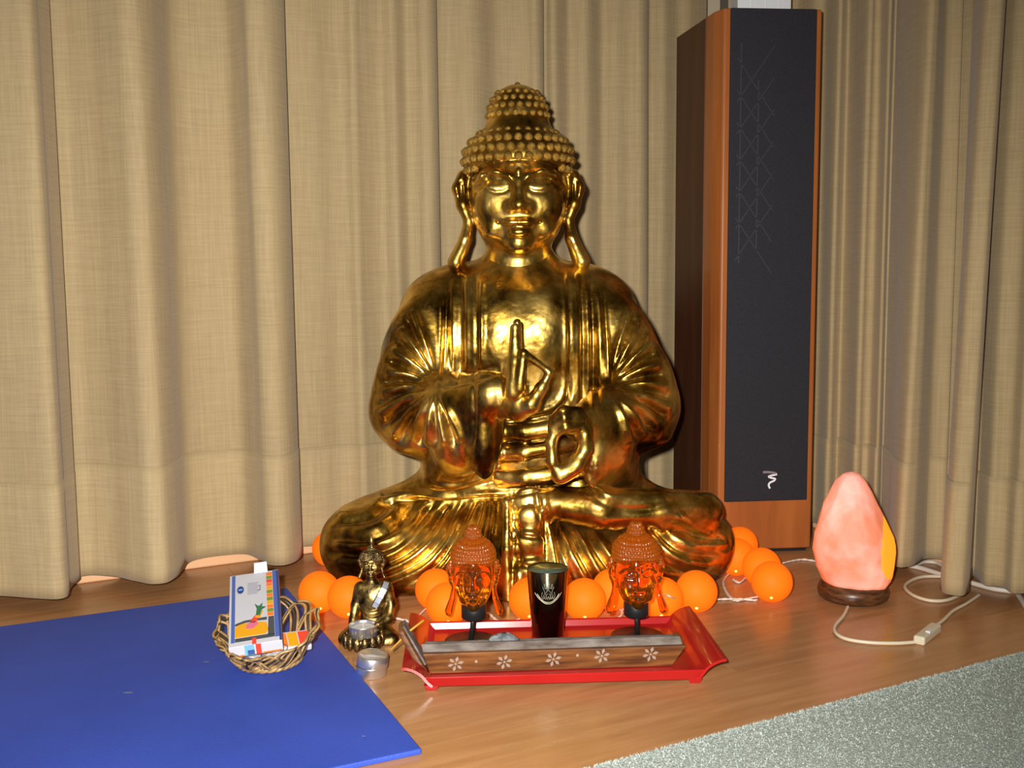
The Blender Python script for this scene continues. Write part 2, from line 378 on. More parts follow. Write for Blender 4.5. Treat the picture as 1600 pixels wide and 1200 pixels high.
# ================================================================== THE SETTING
# wall lines in plan, from the foot of the skirting board
wa = G(115, 914)[:2]; wb = G(500, 863)[:2]
DL = (wb - wa) / np.linalg.norm(wb - wa); NL = np.array([DL[1], -DL[0]])          # left wall: along, into the room
DR = np.array([-NL[0], -NL[1]]) * -1.0                                              # right wall runs towards the camera
DR = NL.copy(); NR = -DL
wr = G(1474, 873, 0.02)[:2] - NR * 0.022
# corner
A = np.array([DL, -DR]).T; tt_ = np.linalg.solve(A, wr - wa); CORNER = wa + DL * tt_[0]
def W3(p2, z): return np.array([p2[0], p2[1], z])

# floor of planks laid along the left wall
def struct(o): o['kind'] = 'structure'; return o
fo = struct(MB().box((0, 0.6, -0.011), (3.4, 0, 0), (0, 3.0, 0), (0, 0, 0.001)).build('floor', M_SUB))
PW, PLN = 0.128, 1.285
base_plank = None
for i in range(-2, 26):
    wv = 0.02 + i * PW                        # distance from the wall foot into the room
    off = (i * 0.47) % 1.0 * PLN
    for j in range(-3, 3):
        u0 = j * PLN + off
        c2 = CORNER + DL * (u0 - 0.4) + NL * (wv + PW / 2)
        if np.hypot(c2[0], c2[1] - 1.2) > 2.7: continue
        if base_plank is None:
            o = MB().box((0, 0, -0.005), ((PLN - 0.0004) / 2, 0, 0), (0, (PW - 0.0004) / 2, 0), (0, 0, 0.005)).build('plank', M_PLANK)
            base_plank = o
        else:
            o = base_plank.copy(); COL.objects.link(o)
        o.parent = fo; o.location = (c2[0], c2[1], 0); o.rotation_euler = (0, 0, math.atan2(DL[1], DL[0]))

def wall(name, a2, d, n, length, mb_t=0.1):
    back = a2 - n * 0.012
    bot = [W3(back, -0.01), W3(back + d * length, -0.01), W3(back + d * length - n * mb_t, -0.01), W3(back - n * mb_t, -0.01)]
    top = [p + np.array([0, 0, 2.51]) for p in bot]
    return struct(MB().hexa(bot, top).build(name, M_WALL))
def skirting(name, a2, d, n, length):
    b = a2 - n * 0.012
    bot = [W3(a2, 0.0), W3(a2 + d * length, 0.0), W3(b + d * length, 0), W3(b, 0)]
    top = [p + np.array([0, 0, 0.07]) for p in bot]
    return struct(bevel(MB().hexa(bot, top).build(name, M_BASE), 0.003))
wall('wall_left', CORNER - DL * 3.2, DL, NL, 3.2); wall('wall_right', CORNER, DR, NR, 3.0)
skirting('baseboard_left', CORNER - DL * 3.2, DL, NL, 3.2); skirting('baseboard_right', CORNER + DR * 0.012, DR, NR, 2.9)

# ------------------------------------------------------------------ curtains
Z0 = 0.02
def plan_on(px, v, a2, n):           # ray column through px at eye height, met with the line at distance v from the wall
    d = P(px, 435, 1.0)[:2]
    return d * (n.dot(a2) + v) / n.dot(d)
def curtain(name, label, ctrl, wallref, hem_h, parent_group='linen curtain panels', top=2.38):
    a2, n = wallref; pts = []
    for c in ctrl:
        if c[0] == 'h': q = G(c[1], c[2], Z0)[:2]
        elif c[0] == 'p': q = np.array(c[1:3])
        else: q = plan_on(c[1], c[2], a2, n)
        v = n.dot(q - a2)
        if v < 0.006: q = q + n * (0.006 - v)
        pts.append(q)
    prof = catmull(pts, 9)
    # even spacing
    sg = np.r_[0, np.cumsum(np.linalg.norm(np.diff(prof, axis=0), axis=1))]; K = int(sg[-1] / 0.0045)
    s = np.linspace(0, sg[-1], K); prof = np.stack([np.interp(s, sg, prof[:, i]) for i in (0, 1)], 1)
    base = a2 + np.outer((prof - a2) @ np.array([n[1], -n[0]]) , np.array([n[1], -n[0]]))
    vv = (prof - a2) @ n
    def rows(zs, extra):
        V = []
        for z in zs:
            f = 1.0 - 0.30 * min(z / 1.1, 1.3) * np.clip((vv - 0.02) / 0.03, 0, 1) * np.clip(vv / 0.12, 0, 1)
            wob = 0.0016 * np.sin(s * 55 + 2.0 * z) * math.sin(2.2 * z + 1) + 0.0008 * np.sin(s * 90 + z + 1.3) * (0.4 + 0.6 * math.exp(-z * 3))
            v = np.maximum(vv * f + wob, 0.005) + extra
            V.append(np.c_[base + v[:, None] * n[None, :], np.full(K, z)])
        return np.concatenate(V), len(zs)
    def grid(nr): 
        i = np.arange(K - 1)[None, :]; r = (np.arange(nr - 1) * K)[:, None]; q = (i + r)
        return np.stack([q, q + 1, q + 1 + K, q + K], -1).reshape(-1, 4)
    root = thing(name, label, 'curtain', (prof[K // 2][0], prof[K // 2][1], Z0), parent_group)
    V, nr = rows(np.r_[np.linspace(Z0, hem_h, 8), np.linspace(hem_h + 0.02, top, 46)], 0.0)
    o = mesh_np('drape', V, grid(nr), M_CURT, root)
    sd = o.modifiers.new('cloth', 'SOLIDIFY'); sd.thickness = 0.0012; sd.offset = 0
    V, nr = rows(np.linspace(Z0 - 0.001, hem_h, 10), 0.0022)
    h = mesh_np('hem', V, grid(nr), M_HEM, root); h['label'] = 'doubled hem with stitched seam'
    sd = h.modifiers.new('cloth', 'SOLIDIFY'); sd.thickness = 0.0016; sd.offset = 0
    return root
WL = (wa, NL); WR = (CORNER, NR)
def hz(px, py, px2=None):            # height of a seam seen at px,py at the wall
    d = ray(px, py); a2, n = WL if px < 1100 else WR
    t = n.dot(a2) / n.dot(d[:2]); return float(H + d[2] * t)
h = lambda *a: ('h',) + a
v = lambda *a: ('v',) + a
curtain('curtain', 'beige linen curtain panel whose edge hangs over the blue mat',
        [v(-420, .03), v(-330, .08), v(-240, .03), v(-150, .085), v(-90, .07), h(-40, 930), h(0, 929), h(42, 932.5), h(80, 935), h(98, 933), h(107, 927), h(110, 918), v(100, .035)], WL, hz(60, 735))
curtain('curtain', 'beige linen curtain panel hanging between the mat and the basket',
        [v(40, .02), v(58, .018), h(112, 901), h(140, 897), h(165, 898), h(188, 900.5), h(211, 906), h(232, 911), h(247, 911), h(262, 908), h(276, 899), h(285, 889), h(295, 877), h(312, 867.5), h(344, 864), h(383, 864.5), h(406, 873), h(419, 881), h(439, 882.5), h(456, 878), h(468, 870), h(471, 862), v(452, .018)], WL, hz(300, 706))
curtain('curtain', 'wide beige linen curtain panel behind the golden statue',
        [v(432, .008), v(448, .010), v(475, .018), v(500, .02), v(525, .015), v(545, .02), v(560, .035), v(574, .030), v(600, .022), v(614, .036), v(624, .044), v(640, .030), v(655, .04), v(668, .058), v(679, .062), v(687, .052), v(688, .034), v(683, .02), v(690, .01), v(708, .014), v(735, .034), v(752, .034), v(775, .018), v(800, .022), v(825, .036), v(840, .056), v(850, .052), v(851, .034), v(846, .018), v(854, .012), v(868, .03), v(890, .014), v(917, .036), v(940, .016), v(962, .036), v(985, .042), v(1000, .058), v(1010, .052), v(1011, .034), v(1007, .018), v(1016, .012), v(1035, .03), v(1055, .022), v(1075, .03), v(1100, .02)], WL, hz(560, 690))
curtain('curtain', 'beige linen curtain panel between loudspeaker and salt lamp',
        [v(1190, .012), v(1215, .03), v(1240, .02), v(1262, .03), v(1282, .022), v(1300, .044), v(1312, .020), v(1320, .014), v(1344, .046), v(1356, .030), v(1366, .024), v(1378, .042), v(1390, .014), h(1399, 881), h(1420, 884), h(1435, 878), h(1447, 872), h(1460, 871.5), h(1474, 873), v(1488, .014), v(1510, .010), v(1530, .008), v(1550, .008)], WR, hz(1420, 700))
curtain('curtain', 'beige linen curtain panel with forward fold resting by the white cable',
        [v(1532, .030), v(1506, .045), h(1477, 900), h(1472, 918), h(1476, 926), h(1490, 929), h(1504, 929.5), h(1513, 922), h(1515, 908), h(1519, 899), h(1530, 905), h(1543, 913), h(1556, 914), h(1570, 917), h(1582, 925), h(1596, 926), h(1612, 926), h(1640, 930), h(1675, 945), h(1720, 950)], WR, hz(1560, 728))

# ------------------------------------------------------------------ yoga mat and rug
m0 = G(448, 918, 0.006); m2 = G(659, 1170, 0.006)
e2 = (m2 - m0)[:2]; wmat = np.linalg.norm(e2); e2 /= wmat; e1 = np.array([e2[1], -e2[0]])
if e1[0] > 0: e1 = -e1
def slab(corners2, z0, z1): return MB().hexa([W3(c, z0) for c in corners2], [W3(c, z1) for c in corners2])
mc = [m0[:2], m0[:2] + e1 * 1.75, m0[:2] + e1 * 1.75 + e2 * wmat, m0[:2] + e2 * wmat]
om = slab([c for c in mc], 0.0, 0.006).build('yoga_mat', M_MAT, org=W3(m0[:2], 0)); bevel(om, 0.0015)
tag(om, 'flat blue foam exercise mat lying on the wooden floor', 'mat')
for px_, py_, w_ in ((200, 1082, .006), (322, 1034, .004), (568, 1150, .002)):
    c_ = G(px_, py_, .0062); MB().lathe([(w_, 0), (w_ * .8, .0002)], c_, 12, 1, .35).build('scuff', B_SCUFF, om)
r0 = G(910, 1200, 0.007)[:2]; r1 = G(1600, 1017, 0.007)[:2]; rd = (r1 - r0) / np.linalg.norm(r1 - r0); rn = np.array([rd[1], -rd[0]])
if rn[1] > 0: rn = -rn
rs = r0 - rd * 0.55; RL, RW = 1.36, 1.35
rugo = thing('rug', 'grey green short pile rug at the edge of the floor', 'rug', W3(rs, 0))
ob = slab([rs, rs + rd * RL, rs + rd * RL + rn * RW, rs + rn * RW], 0.0, 0.006).build('rug_body', M_RUG, rugo); bevel(ob, 0.002)
NT = 170000
uu = rng.uniform(0, RL, NT); ww = RW * rng.uniform(0, 1, NT) ** 1.6
c2 = rs[None] + uu[:, None] * rd + ww[:, None] * rn
ang = rng.uniform(0, 6.283, NT); hh = rng.uniform(0.0012, 0.0028, NT); wd = rng.uniform(0.0005, 0.0010, NT)
tv = np.zeros((NT, 3, 3)); dx = np.c_[np.cos(ang), np.sin(ang)] * wd[:, None]
tv[:, 0, :2] = c2 - dx; tv[:, 1, :2] = c2 + dx; tv[:, 2, :2] = c2 + rng.normal(0, 0.0012, (NT, 2)); tv[:, :2, 2] = 0.0055; tv[:, 2, 2] = 0.0055 + hh
pile = mesh_np('rug_pile', tv.reshape(-1, 3), np.arange(NT * 3).reshape(-1, 3), M_PILE, rugo, smooth=False); pile['kind'] = 'stuff'

# ------------------------------------------------------------------ loudspeaker
fl_ = G(1121, 866)[:2]; fr_ = G(1266, 861)[:2]
DEP = fl_[1]
def onY(px, py, Y): return P(px, py, Y)[:2]
top_l = P(1131, 12, fl_[1]); ZT = float(top_l[2])
sx = (fr_ - fl_); SW = np.linalg.norm(sx); sx /= SW; sb = np.array([-sx[1], sx[0]])
chl = P(1112, 300, fl_[1] + 0.026)[:2]; bkl = P(1056.5, 300, fl_[1] + 0.20)[:2]
chr_ = fr_ + sx * 0.003 + sb * 0.012; bkr = bkl + sx * (SW * 0.93) + sb * 0.0
spk = thing('loudspeaker', 'tall cherry wood floor loudspeaker with black front grille', 'loudspeaker', W3((fl_ + fr_) / 2, 0))
foot = [fl_, fr_, chr_, bkr, bkl, chl]
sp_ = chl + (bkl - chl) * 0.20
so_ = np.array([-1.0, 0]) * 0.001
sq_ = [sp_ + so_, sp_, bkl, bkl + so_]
MB().hexa([W3(p, 0.006) for p in sq_][::-1], [W3(p, ZT - .002) for p in sq_][::-1]).build('side_panel', M_SIDE, spk)  # thin sheet over the cabinet's left side, darker brown than the rest
cab = MB().hexa([W3(p, 0.006) for p in foot], [W3(p, ZT) for p in foot]).build('cabinet', M_CHERRY, spk); bevel(cab, 0.003, 3)
pl = [p + ((fl_ + fr_ + bkl + bkr) / 4 - p) * 0.06 for p in foot]
MB().hexa([W3(p, 0.0) for p in pl], [W3(p, 0.006) for p in pl]).build('plinth', M_BLACK, spk)
ga, gb = 0.010, SW - 0.010
zg0 = float(P(1123, 784, fl_[1])[2]); zg1 = ZT - 0.001
def FP(s_, z, out=0.0): q = fl_ + sx * s_ - sb * out; return np.array([q[0], q[1], z])
g = MB().hexa([FP(ga, zg0), FP(gb, zg0), FP(gb, zg0, .006), FP(ga, zg0, .006)][::-1], [FP(ga, zg1), FP(gb, zg1), FP(gb, zg1, .006), FP(ga, zg1, .006)][::-1]).build('grille', M_GRILLE, spk); bevel(g, 0.002, 2)
lat = MB()
def strip(p, q, wd, out):
    p = np.array(p, float); q = np.array(q, float); d = (q - p) / np.linalg.norm(q - p); nn = np.array([-d[1], d[0]]) * wd / 2
    c = [p - nn, q - nn, q + nn, p + nn]
    lat.hexa([FP(a[0], a[1], out) for a in c], [FP(a[0], a[1], out + 0.0002) for a in c])
for s0, za, zb in ((0.028, .50, .86), (0.058, .52, .80)): strip((s0, za), (s0, zb), .0022, .006)
for i in range(6):
    zc = .535 + i * .052
    strip((.022, zc - .03), (.085, zc + .062), .0018, .006); strip((.022, zc + .04), (.085, zc - .052), .0018, .006)
lat.build('grille_lattice', M_LATT, g)
# logo
def px_front(px, py):               # a photo column/row on the grille face -> (s,z)
    d = ray(px, py); t = sb.dot(fl_) / sb.dot(d[:2]); q = d[:2] * t
    return (float(sx.dot(q - fl_)), float(H + d[2] * t))
def ribbon(pxs, wd, m, name):
    pts = catmull([px_front(*p) for p in pxs], 6); b = MB(); L = []; R = []
    t = np.gradient(pts, axis=0); t /= np.linalg.norm(t, axis=1)[:, None]; nn = np.c_[-t[:, 1], t[:, 0]] * wd / 2
    for o_ in (0.0062, 0.0068):
        L.append([FP(*(p), out=o_) for p in pts + nn]); R.append([FP(*(p), out=o_) for p in pts - nn])
    K = len(pts); V = L[0] + R[0] + L[1] + R[1]
    Fs = []
    for i in range(K - 1):
        Fs += [(2 * K + i, 2 * K + i + 1, 3 * K + i + 1, 3 * K + i), (i, i + 1, 2 * K + i + 1, 2 * K + i), (K + i, 3 * K + i, 3 * K + i + 1, K + i + 1)]
    b.add(V, Fs); return b.build(name, m, g)
ribbon([(1190, 736.8), (1197, 736.5), (1206, 737.5), (1211, 739)], .0040, M_LOGOGREY, 'logo_bar')
ribbon([(1212, 740), (1205, 741.5), (1199, 743.5), (1203, 745.5), (1209, 747), (1207, 750), (1201, 753), (1199, 757), (1201, 762)], .0032, M_SILVER, 'logo_mark')
# white folded card box on top of it
tb = P(1188, 12, 1.86)[:2]
wb_ = thing('white_box', 'white ribbed card box standing on top of the loudspeaker', 'box', W3(tb, ZT))
hw = 40 * 1.86 / F
bx = MB().box((tb[0], tb[1], ZT + .09), (hw, 0, 0), (0, .03, 0), (0, 0, .09)).build('box_body', M_WHITE, wb_); bevel(bx, .002)
for k in (-.45, .1, .6):
    MB().box((tb[0] + hw * k, tb[1] - .0305, ZT + .09), (.002, 0, 0), (0, .0015, 0), (0, 0, .088)).build('rib', M_WHITE, wb_)

# ================================================================== THE BIG GOLDEN STATUE
def head_field(res=2.0, ush=44.0, full=True, uz=136.0, uh=46.0, kk=22):
    """a carved head in millimetres: x right, -y front, z up; chin -77, crown 107, topknot 180"""
    f = Field((-128, -115, -125), (128, 100, 195), res)
    f.ell((0, 2, 15), (74, 82, 92), 5)
    f.ell((0, -14, -20), (60, 64, 58), 20)                 # jaw
    f.ell((0, -60, -63), (20, 17, 14), 16)                 # chin
    for s in (-1, 1):
        f.ell((s * 38, -54, -4), (26, 22, 28), 18)         # cheek
        f.ell((s * 39, -58, -42), (12, 11, 11), 14)        # mouth corner
        f.ell((s * 32, -65, 20), (21, 12, 10.5), 5)          # closed eyelid
        f.chain([(s * 5, -82, 27), (s * 13, -81, 37), (s * 34, -74, 43), (s * 54, -62, 38), (s * 67, -46, 24)], [4, 4, 4, 3.5, 3], 9)   # brow
        f.ell((s * 13, -81, -8), (9, 9, 8), 6)             # nostril wing
        # long ear
        f.chain([(s * 86, 14, 46), (s * 92, 10, 26), (s * 86, 8, 0), (s * 77, 6, -24), (s * 82, 0, -52), (s * 97, -2, -88)], [9, 11, 10, 8, 10, 14], 4, (1, 1.5, 1))
        f.cap((s * 74, 18, 40), (s * 70, 14, -10), 12, 8, 8)
        f.ell((s * 88, -6, 24), (5, 7, 17), 3, cut=True)
    f.cap((0, -80, 36), (0, -91, -2), 5.5, 9.5, 8); f.ell((0, -93, -7), (10.5, 10, 8.5), 6)      # nose
    f.ell((-9, -77, -31), (14, 11, 6), 5); f.ell((9, -77, -31), (14, 11, 6), 5); f.ell((0, -76, -45), (16, 12, 7.5), 6)                 # lips
    f.chain([(-31, -72, -30), (-16, -86, -37), (0, -91, -38), (16, -86, -37), (31, -72, -30)], [2.2, 1.6, 1.5, 1.6, 2.2], 3, cut=True)
    f.ell((0, -87, -20), (4, 5, 5), 4, cut=True)
    f.ell((0, -83, 42), (6, 5, 8), 2)                      # mark on the brow
    # hair cap with its hairline
    sl, X, Y, Z = f.sub((-110, -110, 20), (110, 100, 195))
    g = Field((-128, -115, -125), (128, 100, 195), res)
    g.ell((0, 8, 68), (84, 88, 54), 0)
    line = (63 - 0.0028 * X ** 2 - 0.55 * np.maximum(Y, 0)) - Z
    h1 = np.maximum(g.D[sl], line)
    g2 = Field((-128, -115, -125), (128, 100, 195), res)
    g2.ell((0, 10, uz), (ush, ush, uh), 0)
    if uh > 40: g2.cap((0, 10, 132), (0, 10, 102), ush * .98, ush * 1.22, 14)
    h2 = g2.D[sl]; k = kk; hh = np.maximum(k - np.abs(h1 - h2), 0) / k; hr = np.minimum(h1, h2) - hh * hh * k * .25
    hr = np.maximum(hr, line)
    f._mix(sl, hr, 1.5, False)
    if full: f.cap((0, 6, -60), (0, 8, -128), 50, 58, 10)
    V, Q = f.mesh(); V = smooth_mesh(V, Q, 2, 0.5)
    N = normals(V, Q)
    # lid line, brow edge, nasolabial and brow-mark lines
    st = []
    for s in (-1, 1):
        st.append(([(s * 12, 20), (s * 22, 14), (s * 34, 13), (s * 46, 17), (s * 54, 23)], 2.4, -3.0, (-200, -20)))
        st.append(([(s * 6, 24), (s * 14, 36), (s * 34, 43), (s * 54, 39), (s * 68, 25)], 2.2, 1.6, (-200, 0)))
        st.append(([(s * 12, 26), (s * 20, 33), (s * 36, 37), (s * 54, 32)], 2.8, -1.8, (-200, 0)))
        st.append(([(s * 0, 54), (s * 8, 40), (s * 0, 34)], 1.6, -1.8, (-200, 0)))
    return carve(V, N, st), Q
def place_head(V, o, s): return np.asarray(o) + V * (np.asarray(s) * 0.001)

YB = 1.665
st_org = P(806, 900, YB); st_org[2] = 0
buddha = thing('buddha_statue', 'large gilded seated statue with raised hand in front of the curtains', 'statue', st_org)
HV, HQ = head_field(2.0)
HO = P(810, 320, 1.65); HS = np.array([1.03, 1.0, 1.03])
mesh_np('head', place_head(HV, HO, HS), HQ, GOLD, buddha)
# hair curls, one small knob each
def curl_mesh():
    V = []; n = 8
    for r, z in ((1.0, -.3), (.98, .1), (.72, .62), (.30, .92)):
        for j in range(n): V.append((r * math.cos(2 * math.pi * j / n), r * math.sin(2 * math.pi * j / n), z))
    V.append((0, 0, 1.0)); Fs = [(i * n + j, i * n + (j + 1) % n, (i + 1) * n + (j + 1) % n, (i + 1) * n + j) for i in range(3) for j in range(n)]
    Fs += [(3 * n + j, 3 * n + (j + 1) % n, 4 * n) for j in range(n)]
    me = bpy.data.meshes.new('hair_curl'); me.from_pydata(V, [], Fs); me.polygons.foreach_set('use_smooth', [True] * len(Fs)); me.materials.append(GOLD); return me
CURL = curl_mesh()
def add_curl(p, nrm, r):
    o = bpy.data.objects.new('hair_curl', CURL); link(o, buddha)
    w_ = place_head(np.array(p), HO, HS) - st_org
    o.location = tuple(w_); o.rotation_euler = Vector(nrm).to_track_quat('Z', 'Y').to_euler(); o.scale = (r * .001, r * .001, r * .00105)
def ring(c, rad, zz, r, ph, skip=None, nmax=None):
    t = (zz - c[2]) / rad[2]
    if abs(t) >= 1: return
    q = math.sqrt(1 - t * t); a, b = rad[0] * q, rad[1] * q
    n = max(4, int(2 * math.pi * (a + b) / 2 / (2.12 * r)))
    for j in range(n):
        th = 2 * math.pi * (j + ph) / n; x, y = c[0] + a * math.cos(th), c[1] + b * math.sin(th)
        if zz < 63 - 0.0028 * x * x - 0.55 * max(y, 0) - 2: continue
        nr = np.array([(x - c[0]) / rad[0] ** 2, (y - c[1]) / rad[1] ** 2, (zz - c[2]) / rad[2] ** 2]); nr /= np.linalg.norm(nr)
        add_curl((x, y, zz), nr, r)
CH, RH = (0, 8, 68), (84, 88, 54)
CH, RH = (0, 8, 68), (83, 87, 53.5)
for i, zz in enumerate((52, 66, 80, 94)): ring(CH, RH, zz, 7.3, 0.5 * (i % 2))
ring((0, 10, 92), (71, 71, 26), 106, 6.6, .5)
CU, RU = (0, 10, 134), (45, 45, 47)
for i, zz in enumerate((122, 135, 147, 158, 168)): ring(CU, RU, zz, 6.3 - .2 * i, 0.5 * (i % 2))
add_curl((0, 10, 181), (0, 0, 1), 6)

# ---- body (metres, world)
Bf = Field((-0.345, 1.40, -0.005), (0.37, 1.875, 0.585), 0.0028)
E = lambda px, py, Y, rx, ry, rz, k=.02, **kw: Bf.ell(P(px, py, Y), (rx, ry, rz), k, **kw)
C = lambda a, b, ra, rb, k=.02, **kw: Bf.cap(P(*a), P(*b), ra, rb, k, **kw)
# lap and legs
E(806, 852, 1.66, .262, .150, .085, .01)
E(806, 890, 1.645, .225, .140, .06, .04)
E(806, 925, 1.66, .235, .150, .035, .03)
Bf.chain([(-.238, 1.600, .034), (-.17, 1.562, .030), (0.0, 1.548, .030), (.19, 1.560, .030), (.275, 1.600, .034)], [.042, .052, .060, .052, .042], .03)
Bf.ell((.01, 1.655, .03), (.245, .150, .120), .02)
C((740, 805, 1.66), (562, 846, 1.60), .070, .056, .03)
C((560, 852, 1.595), (600, 862, 1.57), .054, .060, .03)
C((600, 868, 1.56), (770, 880, 1.535), .052, .045, .03)
C((880, 805, 1.66), (1086, 846, 1.60), .070, .056, .03)
C((1088, 855, 1.595), (1040, 866, 1.57), .053, .058, .03)
C((1040, 872, 1.56), (850, 884, 1.535), .050, .045, .03)
# waist, belly, chest, shoulders
E(812, 730, 1.675, .135, .105, .10, .04)
E(812, 640, 1.665, .135, .100, .12, .05)
E(812, 525, 1.665, .150, .100, .115, .05)
E(812, 468, 1.675, .150, .080, .055, .04)
E(778, 522, 1.603, .046, .046, .072, .03); E(848, 520, 1.603, .046, .046, .072, .03)
C((720, 462, 1.68), (905, 462, 1.68), .050, .050, .03)
C((812, 450, 1.665), (812, 370, 1.66), .056, .049, .03)
# arms in their sleeves
C((684, 487, 1.68), (655, 555, 1.665), .062, .056, .03)
C((655, 555, 1.665), (630, 642, 1.625), .056, .048, .025)
C((630, 645, 1.622), (700, 632, 1.54), .047, .040, .025)
C((700, 632, 1.54), (768, 616, 1.475), .040, .034, .02)
C((936, 487, 1.68), (972, 555, 1.665), .062, .056, .03)
C((972, 555, 1.665), (1008, 636, 1.625), .056, .049, .025)
C((1008, 640, 1.622), (950, 648, 1.54), .047, .040, .025)
C((950, 648, 1.54), (905, 662, 1.485), .038, .026, .02)
E(641, 612, 1.600, .056, .040, .088, .03); E(664, 540, 1.628, .055, .036, .075, .03)
E(998, 612, 1.600, .056, .040, .086, .03); E(962, 540, 1.628, .055, .036, .075, .03)
# hanging sleeve cloth
E(722, 668, 1.535, .052, .046, .074, .03); E(756, 668, 1.495, .026, .036, .078, .02); E(700, 735, 1.60, .040, .050, .045, .04)
E(660, 690, 1.60, .045, .036, .020, .02)
E(948, 694, 1.54, .040, .044, .062, .03); E(930, 705, 1.51, .022, .030, .056, .02); E(960, 740, 1.60, .040, .050, .040, .04)
E(1000, 680, 1.60, .045, .036, .018, .02)
# lap draping from the waist to the knees
C((720, 755, 1.64), (590, 812, 1.62), .038, .034, .04); C((920, 755, 1.64), (1060, 812, 1.62), .038, .034, .04)
# shin lying on top
Bf.chain([P(866, 786, 1.515), P(940, 794, 1.505), P(1030, 794, 1.525), P(1096, 800, 1.565)], [.026, .031, .030, .034], .008)
# front cloth panel and pleats
Bf.cap(P(828, 790, 1.515), P(828, 932, 1.490), .030, .034, .012, sq=(1, .45, 1))
Bf.chain([P(793, 782, 1.512), P(792, 860, 1.487), P(795, 940, 1.480)], [.008, .009, .012], .006)
E(828, 812, 1.497, .021, .010, .022, .003); E(826, 852, 1.488, .025, .010, .024, .003); E(832, 893, 1.481, .025, .010, .022, .003); E(812, 915, 1.476, .012, .010, .03, .003)
# belt folds round the waist
for py, Y, r, q_ in ((672, 1.548, .014, .8), (703, 1.552, .013, .8), (744, 1.540, .015, .9)):
    Bf.chain([P(784, py + 5, Y + .012), P(820, py + 4, Y), P(860, py - 2, Y), P(900, py - 12, Y + .015)], [r] * 4, .006, (1, .7, 1))
Bf.floor_cut(0.001)
BV, BQ = Bf.mesh(); BV = smooth_mesh(BV, BQ, 3, 0.5); BN = normals(BV, BQ)
SK = []
def stroke(pxs, wd, amp, Y=1.53, yr=(1.3, 1.72), fan=False):
    pts = catmull([P(a, b, Y)[[0, 2]] for a, b in pxs], 5); SK.append((pts, wd * .001, amp * .001, yr, True) if fan else (pts, wd * .001, amp * .001, yr))
def cs(pts, s, x0, y0): return [(x0 + a * s, y0 + b * s) for a, b in pts]
# left lap folds (ridges then the cuts between)
k5 = dict(s=.19375, x0=490, y0=740)
for pts, wd, am in [
    ([(520, 250), (420, 330), (280, 370), (140, 380)], 6, 3.5), ([(700, 290), (560, 400), (400, 460), (160, 490)], 6, 5.0), ([(900, 270), (780, 430), (600, 520), (330, 575), (110, 600)], 6, 6.0),
    ([(1040, 280), (900, 420), (730, 560), (560, 640), (330, 700), (130, 720)], 6, 6.0), ([(1140, 280), (1000, 480), (830, 620), (620, 720), (400, 780)], 5.5, 6.0),
    ([(1240, 280), (1090, 520), (920, 690), (680, 810), (480, 870)], 5.5, 6.0), ([(1330, 270), (1220, 440), (1100, 640), (950, 790), (720, 920)], 5, 5.0),
    ([(1400, 260), (1360, 400), (1290, 560), (1180, 760), (1040, 900)], 4.5, 4.0), ([(1450, 250), (1440, 400), (1420, 560), (1400, 760)], 4, 4.0)]:
    stroke(cs(pts, **k5), wd * 1.15, am * 1.25, 1.53)
for pts in [[(620, 270), (480, 380), (200, 440)], [(800, 280), (660, 430), (480, 520), (140, 550)], [(980, 280), (840, 440), (660, 570), (330, 640), (110, 660)],
            [(1090, 290), (960, 450), (780, 600), (580, 690), (330, 745)], [(1190, 290), (1050, 500), (880, 660), (640, 780), (430, 830)],
            [(1280, 290), (1160, 500), (1010, 690), (800, 850)], [(1370, 280), (1290, 470), (1150, 720), (960, 900)], [(1425, 270), (1400, 420), (1350, 640), (1280, 840)]]:
    stroke(cs(pts, **k5), 3.6, -4.5, 1.53)
# edge of the upper garment across the left lap, and cloth over the right lap
stroke([(590, 790), (650, 781), (720, 779), (790, 775)], 4.5, 6.0, 1.55); stroke([(590, 797), (650, 789), (720, 786), (792, 782)], 3.2, -4.5, 1.54)
stroke([(680, 760), (730, 757), (762, 745), (782, 728)], 4.0, 5.0, 1.55); stroke([(640, 772), (700, 768), (750, 762), (786, 752)], 4, -3.5, 1.55)
stroke([(905, 640), (916, 665), (917, 700), (914, 730), (925, 752), (950, 768), (990, 772)], 4.0, 5.5, 1.52)
stroke([(930, 780), (990, 782), (1050, 770), (1090, 775)], 7, -3.5, 1.56); stroke([(860, 762), (900, 752), (950, 775), (1010, 782)], 5, -3.0, 1.55)
# right lap folds
k6 = dict(s=.2125, x0=820, y0=740)
for pts, wd, am in [([(1080, 270), (1180, 330), (1300, 420), (1380, 470)], 6, 5.0), ([(960, 350), (1080, 450), (1250, 530), (1460, 560)], 7, 6.0), ([(860, 360), (1000, 520), (1150, 610), (1400, 680)], 6, 5.5),
                ([(640, 370), (720, 470), (900, 620), (1100, 720)], 6, 5.0), ([(480, 390), (560, 500), (680, 640), (860, 760)], 5.5, 5.5), ([(350, 390), (440, 520), (540, 680), (640, 800)], 5.5, 5.5),
                ([(250, 380), (330, 540), (420, 700), (480, 820)], 5, 4.5), ([(170, 350), (200, 520), (240, 680), (280, 820)], 4, 4.0)]:
    stroke(cs(pts, **k6), wd * 1.1, am * 1.3, 1.53)
for pts in [[(1020, 320), (1150, 400), (1280, 470), (1480, 510)], [(900, 350), (1040, 490), (1200, 570), (1450, 620)], [(760, 380), (880, 530), (1020, 640), (1250, 730)], [(560, 380), (640, 490), (760, 620), (960, 760)],
            [(420, 390), (500, 520), (600, 660), (740, 800)], [(300, 380), (380, 540), (470, 700), (550, 820)], [(210, 360), (260, 520), (320, 690), (370, 820)]]:
    stroke(cs(pts, **k6), 3.4, -4.5, 1.53)
stroke([(1120, 800), (1136, 835), (1134, 850), (1110, 848), (1080, 842)], 3.5, -3.5, 1.58)
